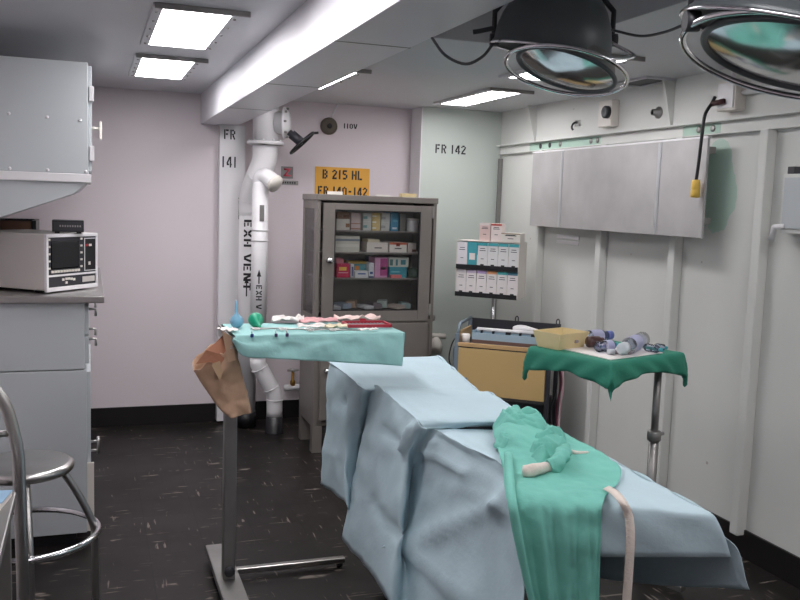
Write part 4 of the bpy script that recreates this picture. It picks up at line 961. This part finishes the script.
t = thing('operating_table', 'operating table hidden under the pale blue drape', 'table', (1.2, 2.6, 0))
cx_ = (Lp[6].x+Rp[6].x)/2
def pad(i0, i1, name):
    ins = .018
    q = []
    for i, s in ((i0, 1), (i1, 1)): q.append(Lp[i].lerp(Rp[i], .17))
    q2 = [Rp[i1].lerp(Lp[i1], .08), Rp[i0].lerp(Lp[i0], .08)]
    pts = [p-Vector((0, 0, .026)) for p in (q[0], q[1], q2[0], q2[1])]
    MB().prism(pts, (0, 0, -.055)).build(name, m_black, t)
pad(0, 2, 'head_section'); pad(4, 6, 'back_section'); pad(8, 11, 'leg_section')
MB().box(1.05, 1.29, 2.2, 2.75, .05, .30, .01).build('base', m_dark, t)
MB().box(1.05, 1.29, 1.75, 3.1, .03, .09, .01).build('base_foot', m_dark, t)
for x in (1.08, 1.26):
    for y in (1.80, 3.05): MB().lathe([(.03, -.015), (.03, .015)], (x, y, .03), (1, 0, 0), 14).build('caster', m_black, t)
MB().box(1.10, 1.24, 2.3, 2.62, .30, .68, .01).build('column', m_dark, t)

cols_ = []
for i in range(12):
    a, c = Lp[i], Rp[i]
    m_ = at(MIDS[i][0], MIDS[i][1], X=a.x+MIDS[i][2]); h_ = at(HEMS[i][0], HEMS[i][1], X=a.x+HEMS[i][2])
    h_.z = max(h_.z, .06)
    q = (m_-h_)*.5+h_
    nr = 1.0
    top = [a.lerp(c, f) for f in (0.02, .3, .65, .98)]
    col = [h_, q, m_, a.lerp(m_, .35)+Vector((-.004, 0, 0)), a+Vector((-.003, 0, -.004))]+top+[c+Vector((.003, 0, -.004)), c+Vector((.02, 0, -.09)), c+Vector((.035, 0, -.22)), c+Vector((.045, .0, -.42))]
    cols_.append(col)
# the foot corner on the right flares out and down
c = Rp[11]
cols_[11][9:] = [c+Vector((.003, -.002, -.004)), at(722, 533, Y=c.y-.03), at(736, 551, Y=c.y-.05), at(749, 590, Y=c.y-.06)]
cols_[10][9:] = [Rp[10]+Vector((.003, 0, -.004)), Rp[10]+Vector((.035, -.02, -.10)), Rp[10]+Vector((.06, -.05, -.22)), Rp[10]+Vector((.07, -.06, -.34))]
NU, NV = 132, 96   # the fold and crease indices below count in these steps
G = patch(cols_, NU, NV)
G2 = wrinkle(G, .009, 8, 1)
def ridge(p, a, b_, w):
    ab = b_-a; tt = max(0, min(1, (p-a).dot(ab)/ab.length_squared)); d = (p-(a+ab*tt)).length
    return 1.25*math.exp(-d/w)
# pulled folds seen on the left side of the sheet
folds = [((407, 545), (503, 500), .022, .030), ((407, 545), (436, 440), .018, .024), ((407, 545), (470, 600), .02, .02), ((395, 536), (372, 500), .02, -.02),
         ((364, 392), (350, 480), .016, .022), ((342, 402), (356, 432), .014, -.02), ((413, 425), (405, 450), .014, .02), ((425, 452), (466, 470), .015, .014), ((382, 430), (402, 442), .014, -.015), ((437, 436), (505, 480), .02, -.012)]
FV = []
for a, b_, w, am in folds:
    FV.append((a, b_, w, am))
def px_of(p):
    d = p-EYE; z = d.dot(FW); return 400+F*d.dot(RT)/z, 300-F*d.dot(UP)/z
fold3d = []
for a, b_, w, am in folds:
    best = []
    for tgt in (a, b_):
        bp, bd = None, 1e9
        for i in range(0, NU+1):
            for j in range(0, 42):
                x, y = px_of(G[i][j]); d = (x-tgt[0])**2+(y-tgt[1])**2
                if d < bd: bd, bp = d, G[i][j]
        best.append(bp)
    fold3d.append((best[0].copy(), best[1].copy(), w, am))
for i in range(NU+1):
    for j in range(NV+1):
        p = G2[i][j]
        if j < 33:
            for a, b_, w, am in fold3d: p.x -= am*ridge(G[i][j], a, b_, w)*min(1, (33-j)/6)
        elif 32 < j < 66:
            p.z = G[i][j].z+(p.z-G[i][j].z)*.30
        cz = 0
        for kk in (14, 34, 54, 76, 98, 120): cz += math.exp(-((i-kk+1.2*math.sin(j*.2+kk))/.8)**2)
        for kk in (9, 20, 44, 56): cz += math.exp(-((j-kk+1.0*math.sin(i*.13+kk))/.8)**2)
        if j < 33: p.x -= .0035*min(cz, 1.2)
        elif j < 66: p.z += .0022*min(cz, 1.2)
b = MB(); V = b.grid(G2)
# short flap over the foot end
fl_top = [v.co.copy() for v in V[-1]]
j0, j1 = 33, 66
hemL = at(560, 557, Y=Lp[11].y-.10); 
Gf = []
for j in range(j0, j1+1):
    f = (j-j0)/(j1-j0); tpt = G2[-1][j]
    edge = Lp[11].lerp(Rp[11], f)
    hm = at(545+(731-545)*f, 557, Y=edge.y-.035-.015*f)
    pts = curve([tpt, tpt.lerp(hm, .12)+Vector((0, -.012, .004)), tpt.lerp(hm, .5)+Vector((0, -.010+.006*math.sin(f*17), 0)), hm], 12)
    Gf.append(pts)
b.grid(Gf)
b.build('surgical_drape', m_drape, solid=.002, label='pale blue sheet draped over the whole operating table', category='drape')

# gown: cloth grid lying on the foot section and hanging over the foot edge
def foot(px, py, off):
    n = Vector(((Rp[11]-Lp[11]).y, -(Rp[11]-Lp[11]).x, 0)).normalized()
    if n.y > 0: n = -n
    p0 = Lp[11]+n*off; d = FW+RT*((px-400)/F)+UP*((300-py)/F)
    return EYE+d*((p0-EYE).dot(n)/d.dot(n))
Z3 = .777+.012
gown_rows = [
 [at(499, 424, Z=Z3+.02), at(508, 417, Z=Z3+.04), at(522, 414, Z=Z3+.045), at(538, 419, Z=Z3+.03), at(552, 428, Z=Z3+.01)],
 [at(494, 434, Z=Z3+.02), at(512, 431, Z=Z3+.05), at(535, 432, Z=Z3+.04), at(560, 438, Z=Z3+.014), at(590, 447, Z=Z3+.004)],
 [at(497, 447, Z=Z3+.004), at(520, 450, Z=Z3+.02), at(545, 452, Z=Z3+.02), at(580, 455, Z=Z3+.006), at(619, 467, Z=Z3)],
 [at(502, 465, Z=Z3+.002), at(526, 470, Z=Z3+.004), at(556, 474, Z=Z3+.006), at(590, 478, Z=Z3), at(617, 484, Z=Z3)],
 [at(504, 482, Z=Z3), at(530, 487, Z=Z3), at(557, 489, Z=Z3), at(585, 490, Z=Z3), at(608, 493, Z=Z3)],
 [foot(506, 500, .03), foot(531, 501, .035), foot(556, 502, .04), foot(580, 503, .045), foot(602, 505, .045)],
 [foot(509, 522, .05), foot(533, 524, .055), foot(557, 526, .055), foot(580, 528, .06), foot(600, 530, .06)],
 [foot(516, 560, .055), foot(538, 561, .06), foot(560, 561, .06), foot(580, 561, .065), foot(599, 561, .065)],
 [foot(527, 605, .06), foot(545, 605, .065), foot(563, 606, .065), foot(581, 606, .07), foot(598, 606, .07)],
 [foot(540, 670, .06), foot(554, 670, .07), foot(568, 670, .065), foot(582, 670, .07), foot(597, 670, .07)]]
G = patch(gown_rows, 110, 70)
G2 = wrinkle(G, .007, 15, 9)
for i, row in enumerate(G2):
    for j, p in enumerate(row):
        if i < 55: p.z = max(p.z, G[i][j].z-.003)
        else:   # vertical hanging folds
            fz = min(1, (i-55)/20); s = math.sin(j*.33+1.0)+.5*math.sin(j*.71)
            p.y -= .011*fz*(.6*s+.8*abs(math.sin(j*.13-i*.02)))+.004*fz
b = MB(); b.grid(G2)
gt = thing('surgical_gown', 'sea green surgical gown thrown over the foot of the draped table', 'gown', G[60][35].copy())
b.build('gown_body', m_gown, gt, solid=.002)
# bunched collar roll and sleeve with its white cuff
def lump(pts, rad, name, m, seed, n=36, seg=18, amp=.25):
    P = curve(pts, n); b = MB(); rr = [cr([Vector((r, 0, 0)) for r in rad], i/n).x for i in range(n+1)]; b.tube(P, rr, seg)
    for v in b.bm.verts:
        k = noise.noise(v.co*28+Vector((seed, 0, 0)))+.6*noise.noise(v.co*55+Vector((seed, 3, 0))); c = min(P, key=lambda q: (q-v.co).length); v.co += (v.co-c)*amp*k; v.co.z = max(v.co.z, .784)
    return b.build(name, m, gt)
zc = Z3+.03
def crumple(name, cpx, rx, ry, rot, h, seed, m, amp=.022, n=56, dirv=(1, .4), fr=26):
    ca, sa = math.cos(rot), math.sin(rot); rows = []
    for i in range(n+1):
        row = []
        for j in range(n*2):
            r = i/n; th = 2*PI*j/(2*n); wob = 1+.16*noise.noise(Vector((math.cos(th)*1.6, math.sin(th)*1.6, seed)))
            ex, ey = rx*r*math.cos(th)*wob, ry*r*math.sin(th)*wob
            p = at(cpx[0]+ex*ca-ey*sa, cpx[1]+ex*sa+ey*ca, Z=Z3)
            q = Vector((p.x*fr*dirv[0]+p.y*fr*dirv[1]*.5, p.y*fr*dirv[1]-p.x*fr*.3, seed*3.1))
            warp = Vector((noise.noise(q*.5), noise.noise(q*.5+Vector((9, 0, 0))), 0))*1.2
            f = 1-abs(noise.noise((q+warp)*.8))*2.2+.35*noise.noise((q+warp)*2.2)
            dome = max(0, 1-r**2.6)**.55
            row.append(p+Vector((0, 0, .001+h*dome+amp*f*min(1, (1-r)*3.5))))
        rows.append(row)
    for row in rows[:1]:
        for k in range(len(row)): row[k] = row[0]
    b = MB(); b.grid(rows, closed=True); return b.build(name, m, gt, solid=.0015)
crumple('bunched_collar', (521, 432), 29, 13, .12, .034, 3, m_gown, .032)
crumple('bunched_fold', (513, 444), 19, 8, -.1, .022, 6, m_gown, .022, 48)
crumple('bunched_sleeve', (547, 452), 23, 12, -.5, .026, 8, m_gown, .030, 54, (.5, 1))
lump([at(566, 447, Z=zc), at(562, 456, Z=zc+.004), at(557, 463, Z=zc), at(549, 467, Z=zc-.008)], [.012, .022, .021, .016], 'sleeve', m_gown, 8, 40, 30, .5)
lump([at(550, 466, Z=zc-.008), at(540, 469, Z=zc-.010), at(531, 471, Z=zc-.012), at(523, 471, Z=zc-.014)], [.014, .015, .017, .015], 'cuff', m_cuff, 4, 24, 20, .32)
# folded front edge running down the left of the gown
A = curve([at(504, 452, Z=Z3+.022), at(505, 478, Z=Z3+.012), foot(508, 503, .062), foot(512, 528, .078), foot(520, 562, .085), foot(531, 608, .09), foot(543, 668, .09)], 40)
B = curve([at(512, 453, Z=Z3+.024), at(514, 479, Z=Z3+.014), foot(517, 504, .066), foot(521, 528, .084), foot(527, 562, .09), foot(536, 608, .095), foot(547, 668, .095)], 40)
b = MB(); b.grid([[p+Vector((.004, .006, -.008)), p, p.lerp(q, .5)+Vector((0, -.005, .003)), q, q+Vector((.004, .01, -.008))] for p, q in zip(A, B)])
b.build('folded_edge', m_gown, gt, solid=.0015)
# neck edge and tie band
lump([at(563, 447, Z=Z3+.02), at(570, 451, Z=Z3+.016), at(578, 453, Z=Z3+.012), at(588, 452, Z=Z3+.012)], [.004, .006, .006, .003], 'neck_tie', m_cuff, 1, 16, 8, .1)
L1 = [at(603, 489, Z=Z3+.012), at(611, 494, Z=Z3+.012), at(618, 502, Z=Z3+.010), foot(624, 515, .05), foot(626, 535, .06), foot(625, 560, .065), foot(622, 605, .065), foot(620, 660, .065)]
L2 = [at(609, 486, Z=Z3+.012), at(619, 492, Z=Z3+.012), at(627, 502, Z=Z3+.010), foot(633, 515, .05), foot(635, 535, .06), foot(634, 560, .065), foot(631, 605, .065), foot(629, 660, .065)]
A, B = curve(L1, 40), curve(L2, 40); b = MB(); b.grid([[p, p.lerp(q, .5)+Vector((0, -.001, .001)), q] for p, q in zip(A, B)])
b.build('tie_band', m_cuff, gt, solid=.002)

# ================================================================ GREEN DRAPED MAYO STAND
A_ = at(520, 348, Z=.945); B_ = at(612, 363, Z=.945); C_ = at(683, 353, Z=.945)
ex = (C_-B_); ex.z = 0; WW = ex.length; ex.normalize(); ey = Vector((-ex.y, ex.x, 0)); DD = (A_-B_).dot(ey)
mrz = math.atan2(ex.y, ex.x)
t = thing('mayo_stand', 'mayo stand with round pole holding the green draped tray', 'stand', (B_.x, B_.y, 0), mrz)
MZ = .945
b = MB(); b.box(.02, WW-.02, .02, DD-.02, MZ-.024, MZ-.016, .002).box(.02, WW-.02, .02, .026, MZ-.024, MZ-.007).box(.02, WW-.02, DD-.026, DD-.02, MZ-.024, MZ-.007).box(.02, .026, .02, DD-.02, MZ-.024, MZ-.007).box(WW-.026, WW-.02, .02, DD-.02, MZ-.024, MZ-.007)
b.build('tray', m_steel, t, **L_)
px_ = WW*.845; py_ = .06
MB().box(px_-.03, px_+.03, .02, DD-.02, MZ-.036, MZ-.024, .003).build('tray_bracket', m_steel, t, **L_)
MB().lathe([(.015, .5), (.015, MZ-.036)], (px_, py_, 0), (0, 0, 1), 16).build('upper_pole', m_dsteel, t, **L_)
MB().lathe([(.020, .03), (.020, .60)], (px_, py_, 0), (0, 0, 1), 16).build('lower_pole', m_dsteel, t, **L_)
cl = MB().lathe([(.026, .585), (.028, .59), (.028, .62), (.024, .625)], (px_, py_, 0), (0, 0, 1), 16).build('collar', m_dsteel, t, **L_)
MB().tube([(px_+.02, py_, .605), (px_+.06, py_, .605)], .008, 8).build('clamp_screw', m_dsteel, cl, **L_)
MB().box(px_-.02, px_+.02, -.12, .40, .015, .04, .005).build('base_leg', m_dsteel, t, **L_)
MB().box(px_-.2, px_+.2, .36, .40, .015, .04, .005).build('base_bar', m_dsteel, t, **L_)
MM = Matrix.Translation((B_.x, B_.y, 0)) @ Matrix.Rotation(mrz, 4, 'Z')
# green cloth: rectangle with four hanging sides and pointed corners
def gcl():
    n = 44; o = .004; rows = []
    ox, oy = .10, .10
    for i in range(n+1):
        row = []
        for j in range(n+1):
            u = -ox+(WW+2*ox)*i/n; v = -oy+(DD+2*oy)*j/n
            du = max(-u, u-WW, 0); dv = max(-v, v-DD, 0)
            x = min(max(u, 0), WW); y = min(max(v, 0), DD)
            z = MZ+.001
            ed = math.hypot(du, dv)
            drop = (du if du > dv else dv)+.45*min(du, dv)
            # hem is scalloped: shorter mid-side at the front
            mid = .62+.38*abs(2*(x/WW)-1)**1.5 if dv >= du else .7+.3*abs(2*(y/DD)-1)
            drop *= mid
            out = .012*(1-math.exp(-ed*60))+.10*ed*(.4 if min(du, dv) > 0 else .15)
            sx = (-1 if u < 0 else 1)*(1 if du > 0 else 0); sy = (-1 if v < 0 else 1)*(1 if dv > 0 else 0)
            l = math.hypot(sx*du, sy*dv) or 1
            p = Vector((x+sx*du/l*out, y+sy*dv/l*out, z-max(0, drop-.006)))
            if ed > 0: p += Vector((sx, sy, 0))*(.007*math.sin((u+v)*55)*min(1, ed/.06))
            else: p.z += .0008*(noise.noise(Vector((u*30, v*30, 0)))+1)
            row.append(MM @ p)
        rows.append(row)
    b = MB(); b.grid(rows); b.build('green_cloth', m_gdrape, solid=.002, label='deep green cloth draped on the mayo stand tray', category='cloth')
gcl()
def onm(x, y, z=0): return MM @ Vector((x, y, MZ+.0035+z))
# white pad under the bottles
b = MB().prism([onm(.03, .03), onm(WW-.10, .025), onm(WW-.06, DD-.08), onm(.06, DD-.06)], (0, 0, .003)); b.build('paper_pad', m_paper, label='white paper pad lying on the green cloth', category='pad')
# beige pulp tray at the left end
t = thing('pulp_tray', 'beige pulp tray on the left end of the green cloth', 'tray', onm(.02, DD-.13), mrz)
def hollow(b, x0, x1, y0, y1, h, fl=.015, th=.004):
    P = [[(x0, y0), (x1, y0), (x1, y1), (x0, y1)]]
    b.prism([(x0, y0, .0005), (x1, y0, .0005), (x1, y1, .0005), (x0, y1, .0005)], (0, 0, th))
    q = [(x0, y0), (x1, y0), (x1, y1), (x0, y1)]; qo = [(x0-fl, y0-fl), (x1+fl, y0-fl), (x1+fl, y1+fl), (x0-fl, y1+fl)]
    for i in range(4):
        k = (i+1) % 4; a, c, a2, c2 = q[i], q[k], qo[i], qo[k]
        V = [b.bm.verts.new(v) for v in ((*a, .0005), (*c, .0005), (*c2, h), (*a2, h))]
        cxm = (x0+x1)/2; cym = (y0+y1)/2
        inn = lambda p, z: (p[0]+(th if p[0] < cxm else -th), p[1]+(th if p[1] < cym else -th), z)
        V2 = [b.bm.verts.new(v) for v in (inn(a, .0005), inn(c, .0005), inn(c2, h), inn(a2, h))]
        b.bm.faces.new(V); b.bm.faces.new(V2[::-1])
        for m1 in range(4): b.bm.faces.new((V[m1], V[(m1+1) % 4], V2[(m1+1) % 4], V2[m1]))
b = MB(); hollow(b, .0, .15, .0, .11, .065); b.build('bowl', m_beige, t, **L_)
MB().tube([(.085, -.011, .03), (.10, -.011, .03)], .006, 8).build('spot', m_grey, t, **L_)
# plastic bottles lying and standing about
def bottle(name, label, pcap, pbase, r, m, cap=m_white, band=None, capr=.5):
    zz = MZ+.0075+r; p = at(*pbase, Z=zz); q = at(*pcap, Z=zz); ax = (q-p); ln = ax.length; ax.normalize()
    t = thing(name, label, 'bottle', p-Vector((0, 0, r)), 0, 'plastic bottles on the green cloth')
    MB().lathe([(0, 0), (r*.8, .002), (r, .010), (r, ln*.3), (r*.95, ln*.33), (r, ln*.36), (r, ln*.70), (r*.66, ln*.84), (r*.46, ln*.88)], p, ax, 20).build('body', m, t)
    MB().lathe([(r*capr, ln*.86), (r*capr, ln), (r*capr*.5, ln*1.003), (0, ln*1.003)], p, ax, 16).build('cap', cap, t)
    if band: MB().lathe([(r+.001, ln*.36), (r+.001, ln*.68)], p, ax, 20, cap=False).build('wrap', band, t)
m_ink2 = mat('blue_wrap', (96, 108, 170), .35)
m_lav = mat('lavender_wrap', (172, 174, 204), .3)
m_milk = mat('milky_plastic', (206, 212, 218), .3)
bottle('plastic_bottle', 'long clear bottle with blue cap lying at the back beside the pulp tray', (611, 335), (576, 338), .027, m_pet, m_ink2, m_lav, .7)
bottle('plastic_bottle', 'fat violet wrapped bottle lying in front of the long one', (617, 345), (597, 347), .022, m_pet, m_teal, m_lav)
bottle('plastic_bottle', 'big bottle with round white cap pointing to the front', (622, 349), (643, 339), .031, m_pet, m_milk, m_lav, .72)
bottle('plastic_bottle', 'small clear blue bottle at the right end of the tray', (662, 350), (645, 347), .016, m_pet, m_teal)
bottle('plastic_bottle', 'small clear vial near the far right corner of tray', (667, 348), (655, 346), .013, m_pet, m_teal)
t = thing('brown_jar', 'dark brown jar lying between the bottles', 'jar', at(592, 348, Z=MZ+.0078), mrz)
MB().lathe([(0, 0), (.02, .001), (.023, .008), (.023, .05), (.017, .058), (.017, .07), (0, .071)], (-.03, .0, .0265), (.95, -.3, 0), 18).build('body', m_brown, t, **L_)
for k, (x, y, lb) in enumerate(((.10, .10, 'small white vial near the front of green tray, left one'), (.145, .075, 'small white vial near the front of green tray, right one'))):
    t = thing('vial', lb, 'vial', onm(x, y), mrz, 'small vials on the green tray')
    MB().lathe([(0, 0), (.010, .001), (.011, .004), (.011, .028)], (0, 0, .0145), (.8, -.5, 0), 14).build('body', m_milk, t, **L_)
    MB().lathe([(.009, .028), (.009, .042), (0, .043)], (0, 0, .0145), (.8, -.5, 0), 12).build('stopper', m_grey, t, **L_)
p = [onm(.02, .0, -.06), onm(.04, .06, -.10), onm(.09, .08, -.12), onm(.13, .08, -.09), onm(.14, .07, -.035)]
props(MB().tube(curve(p, 24), .004, 8).build('cable_loop', m_black), 'dark cable loop hanging under the green draped tray', 'cable')

# ================================================================ SURGICAL LAMPS
def cam_dir(x, y, z): return (RT*x+UP*y-FW*z).normalized()   # image right, image up, toward the camera
def lamp(label, ctr, R, hood_n, lens_n, ring_n, hood_off, lens_r, height, stem_top, name='surgical_lamp'):
    t = thing(name, label, 'lamp', ctr)
    hn = -hood_n   # hood axis pointing up
    hc = ctr+hood_off
    MB().lathe([(R, 0), (R*1.01, .006), (R*.985, .012), (R*.96, height*.3), (R*.90, height*.55), (R*.79, height*.8), (R*.66, height), (0, height*1.04)], hc, hn, 40, cap=False).build('hood', m_hood, t)
    e1 = hn.orthogonal().normalized(); e2 = hn.cross(e1)
    MB().tube([hc+(e1*math.cos(2*PI*k/48)+e2*math.sin(2*PI*k/48))*R*1.01 for k in range(48)], .0035, 8, True).build('rim', m_chrome, t)
    # reflector bowl with glass front
    n = lens_n; lb = MB().lathe([(lens_r, 0), (lens_r*.9, -.04), (lens_r*.6, -.075), (0, -.09)], ctr, n, 40, cap=False).build('reflector', m_dsteel, t)
    l1 = n.orthogonal().normalized(); l2 = n.cross(l1)
    MB().lathe([(lens_r*.985, 0), (lens_r*.7, .010), (lens_r*.4, .016), (0, .019)], ctr, n, 40, cap=False).build('lens', m_lens, t)
    MB().tube([ctr+(l1*math.cos(2*PI*k/48)+l2*math.sin(2*PI*k/48))*lens_r for k in range(48)], .006, 10, True).build('lens_ring', m_hood, t)
    MB().lathe([(lens_r*.25, -.06), (lens_r*.25, -.02), (0, -.015)], ctr, n, 20).build('bulb_shield', m_dark, lb)
    r1 = ring_n.orthogonal().normalized(); r2 = ring_n.cross(r1); rc_ = ctr+ring_n*.004
    MB().tube([rc_+(r1*math.cos(2*PI*k/56)+r2*math.sin(2*PI*k/56))*lens_r*1.22 for k in range(56)], .0055, 8, True).build('guard_ring', m_chrome, t)
    # yoke arms and ceiling stem
    for s in (1, -1):
        a = hc+RT*(s*R*.98)+hn*.03
        MB().tube([a, a+Vector((0, 0, .07)), a*.5+hc*.5+Vector((0, 0, height+.03)), hc+Vector((0, 0, height+.05))], .007, 8).build('yoke', m_dark, t)
        MB().lathe([(.016, -.01), (.016, .012)], a, RT, 12).build('yoke_pivot', m_dark, t)
    top = Vector((hc.x, hc.y, stem_top))
    MB().tube([hc+hn*height*.9, hc+Vector((0, 0, height+.05)), top], .014, 12).build('stem', m_dark, t)
    MB().lathe([(.05, -.02), (.055, -.002)], top, (0, 0, 1), 18).build('ceiling_plate', m_dark, t)
    return t
c1 = atd(566, 70, 2.2)
hood1 = cam_dir(-.16, -.98, -.20); lens1 = cam_dir(-.32, -.94, .05)
l1 = lamp('large dark surgical lamp hanging at the middle of the ceiling', c1, .152, hood1, lens1, cam_dir(-.22, -.95, .08), atd(552, 50, 2.2)-c1+FW*.02, .125, .14, ZC-.001)
hk = atd(611, 58, 2.2)
MB().tube(curve([atd(610, 42, 2.18), atd(633, 55, 2.18), atd(628, 58, 2.15), atd(616, 59, 2.1), atd(604, 58, 2.08)], 20), .005, 8).each('handle', m_chrome, l1)
MB().tube(curve([atd(494, 28, 2.17), atd(480, 31, 2.17), atd(473, 32, 2.17)], 8), .006, 8).build('lever', m_dark, l1)
c2 = atd(796, 57, 1.35)
lens2 = cam_dir(-.30, -.93, -.02)
l2 = lamp('large dark surgical lamp at the upper right corner', c2, .182, cam_dir(-.26, -.96, -.22), lens2, cam_dir(-.28, -.93, .0), atd(801, 41, 1.35)-c2, .140, .15, ZC-.001)
p = [at(432, 38, Z=1.963), atd(445, 55, 2.3), atd(465, 64, 2.25), atd(482, 57, 2.2), atd(493, 44, 2.16)]
props(MB().tube(curve(p, 24), .004, 8).build('lamp_cable', m_dark), 'thin dark cable drooping from beam to the middle lamp', 'cable')
p = [atd(612, 30, 2.0), atd(640, 36, 1.9), atd(665, 32, 1.75), atd(690, 22, 1.6)]
props(MB().tube(curve(p, 24), .003, 8).build('lamp_cable', m_dark), 'thin dark cable drooping between the two surgical lamps', 'cable')
